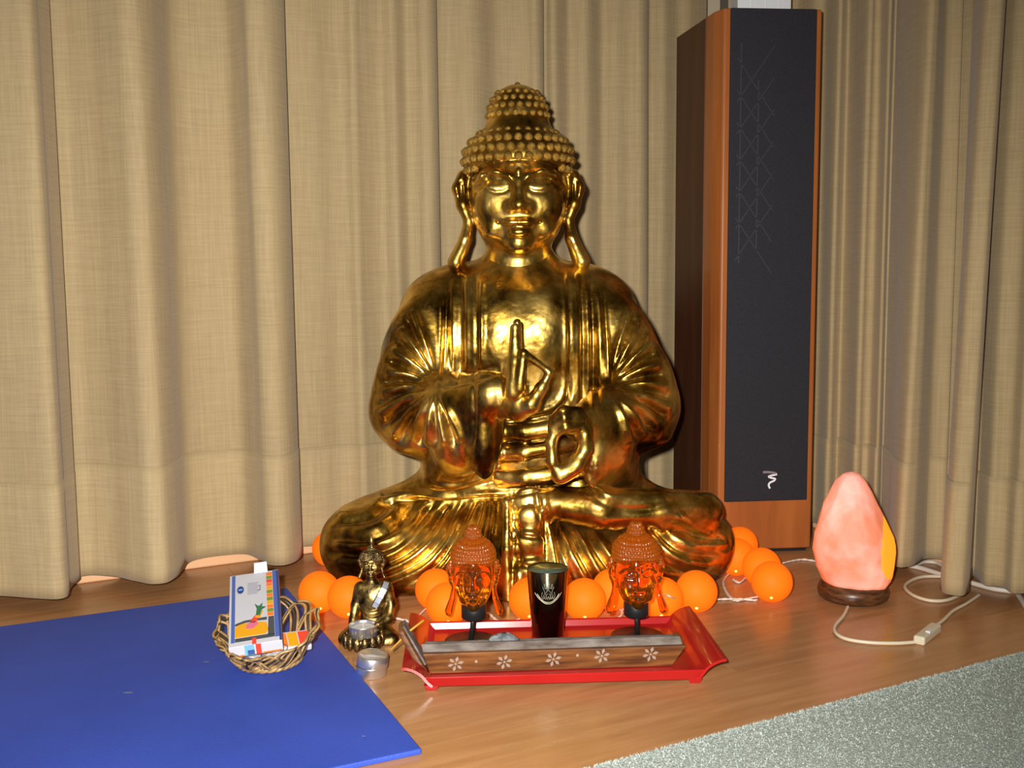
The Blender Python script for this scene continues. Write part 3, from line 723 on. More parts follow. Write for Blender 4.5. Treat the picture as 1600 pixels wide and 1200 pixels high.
# sash outlines
for pts in ([(800, 792), (806, 812), (803, 822), (815, 834), (850, 838)], [(803, 838), (812, 860), (812, 875), (828, 880), (852, 874)], [(852, 770), (853, 830), (855, 900), (858, 940)], [(838, 772), (842, 800), (846, 830)], [(800, 785), (802, 840), (800, 930)], [(870, 790), (872, 860), (880, 930)]):
    stroke(pts, 2.6, -4.0, 1.49)
# robe bands on the chest
for a, b, wd, am in [((752, 432), (752, 575), 4, 4), ((741, 430), (744, 580), 2.8, -4), ((727, 432), (730, 585), 4, 3.5), ((717, 430), (718, 590), 2.8, -4), ((705, 440), (706, 592), 4, 3.5), ((695, 450), (692, 596), 2.8, -4.5), ((685, 470), (684, 590), 3.5, 3),
                     ((882, 428), (884, 585), 3.5, 3.5), ((890, 426), (893, 630), 2.6, -4.5), ((902, 428), (905, 634), 4.5, 3.5), ((911, 430), (914, 640), 2.6, -4.5), ((919, 436), (922, 632), 3.0, 3.5), ((927, 440), (930, 628), 2.6, -4), ((938, 450), (941, 615), 4, 3.5), ((948, 460), (952, 605), 2.8, -4.5)]:
    stroke([a, ((a[0] + b[0]) / 2 + 1, (a[1] + b[1]) / 2), b], wd, am, 1.56, (1.4, 1.66))
stroke([(893, 590), (890, 625), (872, 645), (840, 654), (790, 661)], 2.6, -5.0, 1.56, (1.4, 1.66)); stroke([(884, 590), (880, 618), (864, 637), (836, 645), (796, 650)], 4, 3.5, 1.56, (1.4, 1.66))
stroke([(790, 688), (830, 690), (865, 684)], 2.6, -3.5, 1.55, (1.4, 1.66)); stroke([(790, 715), (830, 716), (862, 708)], 2.6, -3.0, 1.55, (1.4, 1.66)); stroke([(790, 770), (830, 762), (870, 752)], 2.8, -3.5, 1.54)
# sleeve folds fanning from the inner elbow
for c0, ends in (((684, 598), [(640, 484), (622, 514), (610, 548), (600, 582), (594, 616), (590, 650), (612, 682), (644, 688), (672, 688), (700, 684), (728, 676)]),
                 ((950, 602), [(990, 482), (1006, 508), (1020, 536), (1034, 568), (1046, 604), (1050, 640), (1028, 664), (1002, 674), (978, 684)])):
    for i, e in enumerate(ends):
        for s_, am, wd in ((0, 7.5, 7.4),):
            a = (c0[0] + (e[0] - c0[0]) * .16, c0[1] + (e[1] - c0[1]) * .16); mid = (c0[0] + (e[0] - c0[0]) * .62, c0[1] + (e[1] - c0[1]) * .60 - 4)
            stroke([a, mid, e], 8.2, 7.5, 1.56, fan=True)
        if i:
            e2_ = ((e[0] + ends[i - 1][0]) / 2, (e[1] + ends[i - 1][1]) / 2)
            a = (c0[0] + (e2_[0] - c0[0]) * .16, c0[1] + (e2_[1] - c0[1]) * .16); mid = (c0[0] + (e2_[0] - c0[0]) * .62, c0[1] + (e2_[1] - c0[1]) * .60 - 4)
            stroke([a, mid, e2_], 5.0, -6.5, 1.56, fan=True)
# sleeve cuffs
stroke([(783, 575), (785, 640), (784, 700), (780, 735)], 3.0, 3.5, 1.51, (1.4, 1.62)); stroke([(742, 585), (744, 640), (740, 690)], 3.0, -3.0, 1.53, (1.4, 1.62))
stroke([(690, 600), (730, 590), (775, 574)], 3.4, -4.0, 1.55, (1.4, 1.66))
BV = carve(BV, BN, SK)
BV = smooth_mesh(BV, BQ, 1, 0.35)
body = mesh_np('body', BV, BQ, GOLD, buddha); body['label'] = 'robed seated body with carved gilded folds'

# ---- hands
def hand_mesh(name, fn, label, lo, hi):
    f = Field(lo, hi, 0.0017); fn(f); V, Q = f.mesh(); V = smooth_mesh(V, Q, 2, .5); o = mesh_np(name, V, Q, GOLD, buddha); o['label'] = label
def raised(f):
    Y = 1.435
    f.chain([P(778, 634, 1.475), P(806, 632, Y + .014)], [.020, .018], .01)
    f.ell(P(807, 626, Y + .008), (.0165, .030, .030), .01)
    for dy, tip, r in ((-.018, (805, 511), .0072), (0.0, (808, 504), .0074), (.018, (803, 512), .0072)):
        f.chain([P(803, 612, Y + dy), P(805, 565, Y + dy), P(tip[0], tip[1], Y + dy * .8)], [.0125, .0108, r * .80], .004)
    f.chain([P(812, 606, Y - .024), P(818, 552, Y - .028), P(858, 580, Y - .02)], [.0095, .0062, .0042], .003)     # forefinger
    f.chain([P(812, 640, Y - .005), P(830, 632, Y - .018), P(846, 606, Y - .02), P(858, 584, Y - .02)], [.016, .012, .0078, .0050], .008)   # thumb
hand_mesh('hand', raised, 'raised hand, thumb and forefinger touching', P(760, 690, 1.43) * [1, 0, 1] + [0, 1.375, 0], P(880, 490, 1.43) * [1, 0, 1] + [0, 1.52, 0])
def lowered(f):
    Y = 1.455
    f.chain([P(918, 672, 1.50), P(905, 668, 1.475)], [.022, .020], .01)
    f.ell(P(892, 660, Y + .008), (.028, .022, .019), .008)
    for i, (a, b, c) in enumerate((((905, 644), (880, 642), (864, 656)), ((910, 654), (882, 654), (862, 668)), ((908, 664), (884, 667), (866, 678)))):
        f.chain([P(*a, Y - .006), P(*b, Y - .016), P(*c, Y - .010)], [.0085, .0082, .0066], .003)
    f.chain([P(868, 672, Y - .006), P(861, 692, Y - .012), P(863, 722, Y - .014), P(874, 744, Y - .01)], [.009, .0082, .0080, .0085], .005)
    f.chain([P(914, 676, Y - .002), P(914, 702, Y - .008), P(900, 726, Y - .012), P(876, 743, Y - .012)], [.012, .0115, .0125, .012], .008)
    f.cap(P(884, 738, Y - .008), P(905, 732, Y), .011, .012, .008)
hand_mesh('hand', lowered, 'lowered hand with curled fingers', P(840, 775, 1.455) * [1, 0, 1] + [0, 1.40, 0], P(945, 620, 1.455) * [1, 0, 1] + [0, 1.53, 0])

# ================================================================== BALL LIGHTS ON THEIR STRING
BR = 0.030
balls = [  # px, py of the centre, what tells it apart
    (499, 925, 'orange ball lamp at the outer end of string by the wicker basket'),
    (545, 933, 'orange ball lamp standing right behind the small brass statue'),
    (516, 857, 'orange ball lamp tucked behind the golden knee above the basket'),
    (681, 921, 'orange ball lamp touching the golden robe behind another ball lamp'),
    (699, 944, 'orange ball lamp behind the tray, below the glass head beside the incense stick'),
    (828, 936, 'orange ball lamp half hidden behind the metal cup'),
    (913, 937, 'orange ball lamp standing free between metal cup and glass head'),
    (957, 921, 'orange ball lamp half behind the glass head, next to the cup side ball'),
    (1034, 935, 'orange ball lamp crossed by loops of white wire beside the glass head'),
    (1088, 924, 'orange ball lamp standing free behind the raised end of tray'),
    (1156, 851, 'orange ball lamp farthest back, against the loudspeaker foot'),
    (1150, 870, 'orange ball lamp touching the golden knee near the loudspeaker'),
    (1190, 886, 'orange ball lamp between loudspeaker foot and the foremost ball of its cluster'),
    (1206, 909, 'orange ball lamp foremost of the cluster next to salt lamp')]
BALLC = []
for px, py, lab in balls:
    c = G(px, py, BR); BALLC.append(c)
    t = thing('ball_lamp', lab, 'ball lamp', (c[0], c[1], 0.0), 'orange ball lights of the string')
    prof = [(BR * math.sin(a), -BR * math.cos(a)) for a in np.linspace(0.02, math.pi - 0.02, 22)]
    MB().lathe(prof, c, 36).build('shell', M_BALL, t, True)
    d = CAM - c; d[2] = -0.04; d[0] += 0.05 * math.sin(px); d /= np.linalg.norm(d); d = d * 0.86 + np.array([0, 0, -.55]); d /= np.linalg.norm(d)
    q = c + d * (BR * 0.985)
    MB().lathe([(.0024 * math.sin(a), -.0024 * math.cos(a)) for a in np.linspace(.05, math.pi - .05, 7)], q, 10).build('bulb', M_LED, t, True)
def wire_path(pxs, z=0.002, n=8):
    return catmull([G(a, b, z) if len(q) == 2 else G(a, b, q[2]) for q in pxs for a, b in [q[:2]]], n)
lw = thing('light_wire', 'thin twisted white wire linking the orange ball lamps', 'cable', G(1140, 935))
for nm, pxs in (('wire', [(505, 940), (560, 952), (628, 968), (645, 970), (668, 950), (690, 960)]),
                ('wire', [(745, 962), (760, 957), (775, 968), (790, 975), (830, 958)]),
                ('wire', [(900, 967), (930, 969), (962, 966), (972, 958), (965, 948), (945, 943)]),
                ('wire', [(935, 942), (970, 948), (985, 944), (1000, 938)]), ('wire', [(966, 947), (985, 958), (1010, 965), (1040, 958)]),
                ('wire', [(1105, 937), (1130, 936), (1155, 936), (1182, 938)]), ('wire', [(1186, 932), (1165, 936), (1148, 938), (1135, 925), (1130, 908), (1140, 895)]),
                ('wire', [(1145, 905), (1155, 910), (1165, 902)]), ('wire', [(1222, 880), (1238, 876), (1255, 874), (1275, 877)])):
    pth = wire_path(pxs)
    L = np.r_[0, np.cumsum(np.linalg.norm(np.diff(pth, axis=0), axis=1))]
    for ph in (0, math.pi):
        tw = pth + np.c_[0.0012 * np.cos(L * 260 + ph), 0.0012 * np.sin(L * 260 + ph), 0.0006 * np.cos(L * 260 + ph)]
        MB().tube(tw, 0.0011, 6).build('wire', M_CABLE, lw, True)
lp = np.array([G(1030, 930, .03), G(1045, 931, .05), P(1062, 942, 1.40), P(1068, 958, 1.385), P(1067, 968, 1.38)])
MB().tube(catmull(lp, 8), .0011, 6).build('wire', M_CABLE, lw, True)
lp = np.array([G(1032, 932, .045), P(1042, 948, 1.40), P(1052, 966, 1.395), P(1056, 974, 1.40)])
MB().tube(catmull(lp, 8), .0011, 6).build('wire', M_CABLE, lw, True)

# ================================================================== SALT LAMP
def push(q, d): q = np.asarray(q)[:2]; return q * (1 + d / np.linalg.norm(q))     # further along the same line of sight
sc = push(G(1332, 949), 0.05)
sl_ = thing('salt_lamp', 'glowing pink orange salt crystal lamp on round wooden foot', 'lamp', W3(sc, 0))
YS = sc[1]
MB().lathe([(.046, 0), (.050, .004), (.0515, .012), (.049, .020), (.043, .0245), (.030, .0255)], W3(sc, 0.0), 40).build('wooden_foot', M_DWOOD, sl_, True)
lft = [(1330, 737), (1318, 741), (1306, 753), (1297, 774), (1288, 795), (1281, 815), (1275, 834), (1272, 861), (1276, 888), (1285, 910), (1300, 923), (1312, 927)]
rgt = [(1331, 737), (1342, 739), (1352, 749), (1362, 764), (1370, 779), (1385, 813), (1394, 836), (1398, 858), (1396, 880), (1389, 900), (1378, 916), (1362, 926)]
rings = []; n = 96; NR = 96
for (a, b), (c, d) in zip(lft, rgt):
    p, q = P(a, b, YS), P(c, d, YS); z = (p[2] + q[2]) / 2; cx = (p[0] + q[0]) / 2; r = (q[0] - p[0]) / 2
    rings.append((cx, z, r))
rg = np.array(rings); zz = np.linspace(rg[0, 1], rg[-1, 1], NR); cxs = np.interp(-zz, -rg[:, 1], rg[:, 0]); rr = np.interp(-zz, -rg[:, 1], rg[:, 2])
planes = [(rng.uniform(-math.pi * .95, -.05 * math.pi), rng.uniform(-.25, .5), rng.uniform(.91, .97)) for _ in range(12)]
V = []
for i in range(NR):
    for j in range(n):
        a = 2 * math.pi * j / n; k = 1 + 0.025 * math.sin(3 * a + 9 * zz[i] * 8) * math.sin(a * 2 + 1) + 0.018 * math.sin(7 * a + 60 * zz[i]) + 0.012 * math.sin(13 * a + 110 * zz[i]) * math.sin(5 * a - 170 * zz[i])
        k = 1 + (k - 1) * abs(math.sin(a)) ** .5
        V.append([cxs[i] + rr[i] * k * math.cos(a), YS + rr[i] * .92 * k * math.sin(a), zz[i]])
V = np.array(V); cen = np.array([cxs.mean(), YS, zz.mean()]); planes.append((-.42, -.10, .955))
for a, e, k in planes:                       # broken facets
    nrm = np.array([math.cos(a) * math.cos(e), math.sin(a) * math.cos(e), math.sin(e)]); dd = (V - cen) @ nrm; lim = dd.max() * k
    V -= np.outer(np.maximum(dd - lim, 0), nrm) * 0.8
Fs = [(i * n + j, (i + 1) * n + j, (i + 1) * n + (j + 1) % n, i * n + (j + 1) % n) for i in range(NR - 1) for j in range(n)] + [tuple(range(n)), tuple(range((NR - 1) * n, NR * n))[::-1]]
cr_ = mesh_np('salt_crystal', V, Fs, M_SALT, sl_, True)
me = cr_.data; me.materials.append(M_SALTFACET)
FXP = [P(a_, b_, YS - .03) for a_, b_ in ((1388, 808), (1379, 824), (1372, 843), (1369, 864), (1370, 884), (1378, 897), (1390, 906))]; FX = [q_[0] for q_ in FXP]; FZ = [q_[2] for q_ in FXP]
for pl_ in me.polygons:
    c = np.array(pl_.center) + np.array(sl_.location)
    k_ = np.interp(-c[2], [-z_ for z_ in FZ], FX, left=9, right=9)
    if c[0] > k_ and c[1] < YS + .012: pl_.material_index = 1
cord = wire_path([(1325, 948), (1318, 962), (1305, 978), (1307, 990), (1325, 999), (1360, 1004), (1400, 1005), (1433, 1003)], .003)
MB().tube(cord, .0024, 8).build('cord', M_FLEX, sl_, True)
oc = MB().tube(wire_path([(1462, 978), (1475, 968), (1490, 954), (1510, 943), (1531, 929)], .003), .0022, 8).build('cord', M_FLEX, sl_, True)
sa, sb_ = G(1437, 1000, .006), G(1461, 981, .006); dv = (sb_ - sa) / np.linalg.norm(sb_ - sa); dn = np.array([-dv[1], dv[0], 0])
L = np.linalg.norm(sb_ - sa) / 2 + .004
sw = MB().box((sa + sb_) / 2, dv * L, dn * .0075, (0, 0, .006)).build('switch', M_FLEX, sl_); bevel(sw, .003, 3)
rk = MB().box((sa * .62 + sb_ * .38) + np.array([0, 0, .006]) - dn * .004, dv * .005, dn * .003, (0, 0, .002)).build('rocker', M_WHITE, sw, org=np.array(sl_.location)); bevel(rk, .001)
pc = thing('power_cable', 'thick flat white cable running under the right curtain fold', 'cable', G(1553, 920))
MB().tube(wire_path([(1418, 883), (1440, 888), (1475, 899), (1497, 905), (1519, 911), (1553, 920), (1585, 925), (1594, 934), (1606, 952), (1630, 975)], .004), .0040, 8).build('cable', M_CABLE, pc, True)
pc2 = thing('power_cable', 'cream cable lying in a loop on the floor by salt lamp', 'cable', G(1430, 917))
MB().tube(wire_path([(1500, 903), (1475, 901), (1444, 901), (1424, 907), (1414, 917), (1425, 929), (1446, 937), (1467, 939), (1485, 936), (1503, 928), (1512, 922)], .003), .0026, 8).build('cable', M_FLEX, pc2, True)
pc3 = thing('power_cable', 'grey cable behind the curtain hem beside salt lamp', 'cable', G(1455, 885))
MB().tube(wire_path([(1430, 883), (1445, 878), (1462, 879), (1475, 885), (1490, 892)], .003), .003, 8).build('cable', M_CABLE, pc3, True)

# ================================================================== TRAY AND WHAT STANDS IN IT
tl = G(677, 1080)[:2]; tr = G(1084, 1068.6)[:2]; tu = (tr - tl) / np.linalg.norm(tr - tl); tw = np.array([-tu[1], tu[0]])
TLn = np.linalg.norm(tr - tl); TD = 0.188
def T(u, w_, z): q = tl + tu * u + tw * w_; return np.array([q[0], q[1], z])
tray = thing('serving_tray', 'red lacquered tray with upswept ends and small feet', 'tray', T(TLn / 2, TD / 2, 0))
ZF = 0.010
U0, U1 = -.004, TLn + .006
o = MB().hexa([T(U0, .004, .0055), T(U1, .004, .0055), T(U1, TD - .004, .0055), T(U0, TD - .004, .0055)], [T(U0, .004, ZF), T(U1, .004, ZF), T(U1, TD - .004, ZF), T(U0, TD - .004, ZF)]).build('tray_floor', M_RED, tray)
for w0, w1, wt0, wt1 in ((.000, .005, -.004, .0005), (TD - .005, TD, TD - .0005, TD + .004)):
    o = MB().hexa([T(U0, w0, .005), T(U1, w0, .005), T(U1, w1, .005), T(U0, w1, .005)], [T(U0 - .008, wt0, .0185), T(U1 + .008, wt0, .0185), T(U1 + .008, wt1, .0185), T(U0 - .008, wt1, .0185)]).build('rim', M_RED, tray); bevel(o, .0015)
for s, ub in ((-1, U0), (1, U1)):
    prof = catmull([(ub - s * .002, .0055), (ub + s * .004, .011), (ub + s * .010, .0185), (ub + s * .017, .0235), (ub + s * .025, .0268), (ub + s * .032, .0280)], 5)
    t = np.gradient(prof, axis=0); t /= np.linalg.norm(t, axis=1)[:, None]; nn = np.c_[-t[:, 1], t[:, 0]] * .0032
    lo_, hi_ = prof, prof + nn * (1 if s > 0 else -1); K = len(prof)
    V = [T(p[0], w_, p[1]) for arr in (lo_, hi_) for w_ in (-.004, TD + .004) for p in arr]
    Fs = []
    for i in range(K - 1): Fs += [(i, i + 1, K + i + 1, K + i), (2 * K + i, 3 * K + i, 3 * K + i + 1, 2 * K + i + 1), (i, 2 * K + i, 2 * K + i + 1, i + 1), (K + i, K + i + 1, 3 * K + i + 1, 3 * K + i)]
    Fs += [(0, K, 3 * K, 2 * K), (K - 1, 3 * K - 1, 4 * K - 1, 2 * K - 1)]
    wg = MB().add(V, Fs).build('raised_end', M_RED, tray, True)
    es = wg.modifiers.new('sharp', 'EDGE_SPLIT'); es.split_angle = math.radians(40)
for u in (-.002, TLn + .002):
    for w_ in (.006, TD - .006):
        o = MB().hexa([T(u - .006, w_ - .005, 0), T(u + .006, w_ - .005, 0), T(u + .006, w_ + .005, 0), T(u - .006, w_ + .005, 0)], [T(u - .009, w_ - .006, .0065), T(u + .009, w_ - .006, .0065), T(u + .009, w_ + .006, .0065), T(u - .009, w_ + .006, .0065)]).build('foot', M_RED, tray); bevel(o, .001)

# wooden incense boat
ZB = ZF + .0004
ib = thing('incense_holder', 'long wooden incense boat with star inlays in the red tray', 'incense holder', T(TLn / 2, .03, ZB))
ba = G(672, 1053, ZB)[:2]; bb = G(1050, 1040.5, ZB)[:2]
bu = (bb - ba) / np.linalg.norm(bb - ba); bw = np.array([-bu[1], bu[0]]); BL = np.linalg.norm(bb - ba)
def Bp(u, w_, z): q = ba + bu * u + bw * w_; return np.array([q[0], q[1], ZB + z])
hf = .0262
o = MB().hexa([Bp(0, 0, 0), Bp(BL, 0, 0), Bp(BL, .010, 0), Bp(0, .010, 0)], [Bp(-.008, -.005, hf), Bp(BL + .016, -.005, hf), Bp(BL + .016, .006, hf), Bp(-.008, .006, hf)]).build('side_board', M_ROSE, ib); bevel(o, .0008)
side = o
o = MB().hexa([Bp(0, .010, 0), Bp(BL, .010, 0), Bp(BL, .034, 0), Bp(0, .034, 0)], [Bp(0, .010, .006), Bp(BL, .010, .006), Bp(BL, .034, .006), Bp(0, .034, .006)]).build('trough_floor', M_ASHW, ib)
o = MB().hexa([Bp(0, .034, 0), Bp(BL, .034, 0), Bp(BL, .039, 0), Bp(0, .039, 0)], [Bp(-.006, .034, .0260), Bp(BL + .010, .034, .0260), Bp(BL + .010, .039, .0260), Bp(-.006, .039, .0260)]).build('back_board', M_ASHW, ib); bevel(o, .0008)
o = MB().hexa([Bp(-.008, .001, hf), Bp(BL + .013, .001, hf), Bp(BL + .013, .006, hf), Bp(-.008, .006, hf)], [Bp(-.010, .006, hf + .0085), Bp(BL + .011, .006, hf + .0085), Bp(BL + .011, .0095, hf + .0085), Bp(-.010, .0095, hf + .0085)]).build('ash_lip', M_ASHW, ib); bevel(o, .0006)
# upswept end board that grips the stick
e0, e1_ = P(668, 1046, Bp(0, 0, 0)[1] + .006), P(628, 976, Bp(0, .02, 0)[1] + .012)
ax = (e1_ - e0); Ln = np.linalg.norm(ax); ax /= Ln; sidev = np.array([bw[0], bw[1], 0]); nrm_ = np.cross(ax, sidev)
o = MB().box((e0 + e1_) / 2 + nrm_ * .003, ax * Ln / 2, sidev * .017, nrm_ * .0045).build('end_board', M_ROSE, ib); bevel(o, .003, 3)
o = MB().box((e0 + e1_) / 2 + nrm_ * (-.0025 if nrm_[0] < 0 else .0085) + sidev * .003 + ax * .004, ax * Ln / 2 * .85, sidev * .012, nrm_ * .0014).build('end_lining', M_ASHW, ib)
e0, e1_ = Bp(BL + .001, .022, .004), Bp(BL + .013, .022, .030); ax = (e1_ - e0); Ln = np.linalg.norm(ax); ax /= Ln; nrm_ = np.cross(ax, sidev)
o = MB().box((e0 + e1_) / 2, ax * Ln / 2, sidev * .012, nrm_ * .0025).build('end_board', M_ROSE, ib)
def star(u, zc, r, parent, n=6):
    for k in range(n):
        a = 2 * math.pi * k / n + .26; c = (u + r * .62 * math.cos(a), zc + r * .62 * math.sin(a)); t_ = (math.cos(a), math.sin(a)); q_ = (-t_[1], t_[0])
        V = []
        for out in (.0003, -.0006):
            for dt, dq in ((-.40, 0), (.05, .21), (.40, 0), (.05, -.21)):
                uu_, zz_ = c[0] + (t_[0] * dt + q_[0] * dq) * r, c[1] + (t_[1] * dt + q_[1] * dq) * r
                V.append(Bp(uu_, -.005 * zz_ / hf + out, zz_))
        MB().hexa(V[:4], V[4:]).build('petal', M_BRASSIN, parent, org=np.array(ib.location))
    V = []
    for out in (.0003, -.0008):
        for j in range(6): V.append(Bp(u + .14 * r * math.cos(j * 1.047), -.005 * zc / hf + out, zc + .14 * r * math.sin(j * 1.047)))
    MB().hexa(V[:6], V[6:]).build('inlay_stud', M_BRASSIN, parent, org=np.array(ib.location))
def bpix(px, py):
    d = ray(px, py); t = (bw.dot(ba) - .002) / bw.dot(d[:2]); q = d[:2] * t; return float(bu.dot(q - ba)), float(H + d[2] * t - ZB)
for px, py in ((712, 1037), (788, 1034), (864.5, 1029.5), (940, 1024), (1016, 1021.5)): star(*bpix(px, py), .0098, side)
for px, py in ((744, 1033), (902, 1023)):
    u, zc = bpix(px, py); V = []
    for out in (.0003, -.0006):
        for j in range(6): V.append(Bp(u + .0018 * math.cos(j * 1.047), -.005 * zc / hf + out, zc + .0018 * math.sin(j * 1.047)))
    MB().hexa(V[:6], V[6:]).build('inlay_stud', M_BRASSIN, side, org=np.array(ib.location))
# ash lump
ac = P(788, 1000, Bp(0, .02, 0)[1] + .010); 
bmV = []; nn_ = 14
for i in range(8):
    th = math.pi * (i + .5) / 8
    for j in range(nn_):
        a = 2 * math.pi * j / nn_; k = 1 + rng.normal(0, .10); bmV.append(ac + np.array([.017 * math.sin(th) * math.cos(a) * k, .010 * math.sin(th) * math.sin(a) * k, .0085 * math.cos(th) * k]))
Fs = [(i * nn_ + j, (i + 1) * nn_ + j, (i + 1) * nn_ + (j + 1) % nn_, i * nn_ + (j + 1) % nn_) for i in range(7) for j in range(nn_)] + [tuple(range(nn_)), tuple(range(7 * nn_, 8 * nn_))[::-1]]
o = mesh_np('ash_lump', bmV, Fs, M_ASH, None, True, org=ac - np.array([0, 0, .008])); tag(o, 'grey lump of ash lying on the wooden incense boat', 'ash')
# incense stick
o = MB().tube([P(611, 1015, 1.205), P(640, 986, 1.212), P(662, 969, 1.22)], [.0009, .0013, .0013], 8).build('incense_stick', M_STICK, None, True, org=P(611, 1015, 1.205)); tag(o, 'thin yellow incense stick leaning across the end of tray', 'incense stick')

# metal cup
cc = G(856, 992, ZF)[:2]; cz = ZF
YC = cc[1]; rb_ = 25.5 * YC / F; rt_ = 33.5 * YC / F; ch = float(P(853, 887, YC)[2]) - cz
cup = thing('cup', 'dark silvered beaker with engraved crest in the red tray', 'cup', W3(cc, cz))
MB().lathe([(rb_ * .9, 0), (rb_, .002), (rb_ + (rt_ - rb_) * .5, ch * .5), (rt_, ch - .001), (rt_, ch), (rt_ - .0008, ch), (rt_ - .0014, ch - .002), (rb_ + (rt_ - rb_) * .5 - .0012, ch * .5), (rb_ - .0012, .004), (.001, .0035)], W3(cc, cz), 56).build('cup_body', M_CHROME, cup, True)
MB().lathe([(rt_ - .0015, ch - .0008), (rb_ + (rt_ - rb_) * .5 - .0013, ch * .5), (rb_ - .0013, .0045), (.001, .004)], W3(cc, cz), 56).build('cup_lining', M_CUPIN, cup, True)
eng = MB()
def on_cup(x, z):               # x across the front, z up (fractions)
    zz_ = ch * z; r = rb_ + (rt_ - rb_) * z + .0002; a = -math.pi / 2 + x
    return np.array([cc[0] + r * math.cos(a), cc[1] + r * math.sin(a), cz + zz_])
def el(pts, r=.00032): eng.tube(catmull([on_cup(*p) for p in pts], 6), r, 5)
el([(-.75, .70), (-.5, .62), (-.2, .56), (0, .55), (.2, .56), (.5, .62), (.75, .70)]); el([(-.6, .69), (-.4, .62), (-.15, .575), (.15, .575), (.4, .62), (.6, .69)])
for s in (-1, 1):
    el([(0, .92), (s * .06, .84), (s * .02, .76), (s * .14, .70), (s * .06, .63)]); el([(s * .28, .80), (s * .18, .72), (s * .24, .66), (s * .12, .62)]); el([(0, .80), (s * .16, .78), (s * .20, .84), (s * .12, .80)])
    el([(s * .3, .72), (s * .34, .66), (s * .26, .62), (s * .2, .66)]); el([(s * .04, .70), (s * .12, .66), (s * .05, .62), (0, .66)])
eng.build('engraving', M_ENGR, cup, True)

# amber glass heads on black stands
GV, GQ = head_field(1.6, ush=31.0, full=False, uz=118.0, uh=37.0, kk=8)
GN = normals(GV, GQ)
def hair_bumps(V, N):
    hairm = np.clip((V[:, 2] - (62 - .0028 * V[:, 0] ** 2 - .55 * np.maximum(V[:, 1], 0))) / 4, 0, 1)
    th = np.arctan2(V[:, 1] - 8, V[:, 0]); hgt_ = 11.0
    row = np.floor(V[:, 2] / hgt_); zc = (row + .5) * hgt_
    rad = np.maximum(84 * np.sqrt(np.clip(1 - ((zc - 68) / 54) ** 2, 0, 1)), 29.0); rad = np.where(zc > 108, 27.0, rad)
    nc = np.maximum(np.round(2 * math.pi * rad / 11.5), 6)
    fa = np.mod(th / (2 * math.pi) * nc + .5 * np.mod(row, 2), 1) - .5; fz_ = V[:, 2] / hgt_ - row - .5
    b = np.sqrt(np.clip(1 - 4 * (fa ** 2 + fz_ ** 2), 0, 1))
    return V + N * (b * 5.0 * hairm)[:, None]
GV = hair_bumps(GV, GN)
for (hx, hy, ear_l, ear_r, top_y, chin_y, disc, rod, lab) in (
    (740, 880, 696, 783, 821, 948, (736, 1001), (741, 1008), 'amber glass head on black stand, between incense stick and metal cup'),
    (995, 878, 948, 1040, 815, 944, (996, 993), (1000, 992), 'amber glass head on black stand, at the tray side by the free ball lamp')):
    d0 = G(*disc, ZF + .002)[:2]; Yh = d0[1]
    t = thing('glass_head_ornament', lab, 'ornament', W3(d0, ZF), 'pair of amber glass heads')
    MB().lathe([(.034, 0), (.035, .001), (.034, .0028), (.006, .0034)], W3(d0, ZF), 40).build('stand_base', M_BLACK, t, True)
    pt, pcn = P(hx, top_y, Yh), P(hx, chin_y, Yh); zs = (pt[2] - pcn[2]) / .233; wx = (P(ear_r, hy, Yh)[0] - P(ear_l, hy, Yh)[0]) / .212
    org_ = np.array([P((ear_l + ear_r) / 2, hy, Yh)[0], Yh, pcn[2] + .077 * zs])
    MB().tube([W3(d0, ZF + .002), np.array([org_[0], Yh, pcn[2] - .004])], .0031, 12).build('stand_rod', M_BLACK, t, True)
    MB().lathe([(.0155, 0), (.0162, .001), (.0162, .016), (.0150, .0175), (.004, .018)], (org_[0], Yh, pcn[2] - .014), 32).build('collar', M_BLACK, t, True)
    hmask = (GV[:, 2] > 61 - .0028 * GV[:, 0] ** 2 - .55 * np.maximum(GV[:, 1], 0))[GQ].all(1); pv = place_head(GV, org_, (wx, wx, zs))
    for nm_, fq_, m_ in (('glass_head', GQ[~hmask], M_AMBER), ('beaded_hair', GQ[hmask], M_AMBERHAIR)):
        us_ = np.unique(fq_); rm_ = np.full(len(GV), -1); rm_[us_] = np.arange(len(us_)); mesh_np(nm_, pv[us_], rm_[fq_], m_, t)

# ================================================================== SMALL BRASS STATUE WITH TEA LIGHT
YQ = float(G(570, 1021)[1]) + .058
sorg = P(575, 1010, YQ); sorg[2] = 0
sst = thing('buddha_statuette', 'small brass seated figure with mirrored sash holding a tea light', 'statue', sorg)
f = Field((sorg[0] - .052, YQ - .062, 0), (sorg[0] + .052, YQ + .035, .11), .0011)
q = lambda a, b, dy=0.0: P(a, b, YQ + dy)
f.ell(q(583, 935), (.021, .016, .022), .004); f.ell(q(583, 966), (.018, .015, .018), .008); f.cap(q(565, 918), q(603, 918), .0085, .0085, .008)
f.cap(q(581, 912), q(580, 896), .0070, .0065, .004)
f.chain([q(562, 919), q(556, 945, -.003), q(552, 968, -.012), q(549, 988, -.024)], [.008, .0066, .0056, .006], .003)
f.chain([q(605, 919), q(611, 945, -.002), q(607, 966, -.012), q(590, 976, -.024)], [.008, .0072, .0064, .005], .003)
f.chain([q(570, 985, .002), q(548, 994, -.014), q(541, 997, -.020)], [.015, .0120, .0105], .003); f.chain([q(594, 985, .002), q(606, 994, -.014), q(611, 998, -.020)], [.015, .0120, .0105], .003)
f.chain([q(542, 1003, -.022), q(575, 1008, -.032), q(608, 1004, -.022)], [.009, .009, .009], .005)
f.ell((sorg[0], YQ - .008, .005), (.036, .030, .009), .004); f.floor_cut(.0005)
V, Q = f.mesh(); V = smooth_mesh(V, Q, 2, .5); N = normals(V, Q)
sk = []
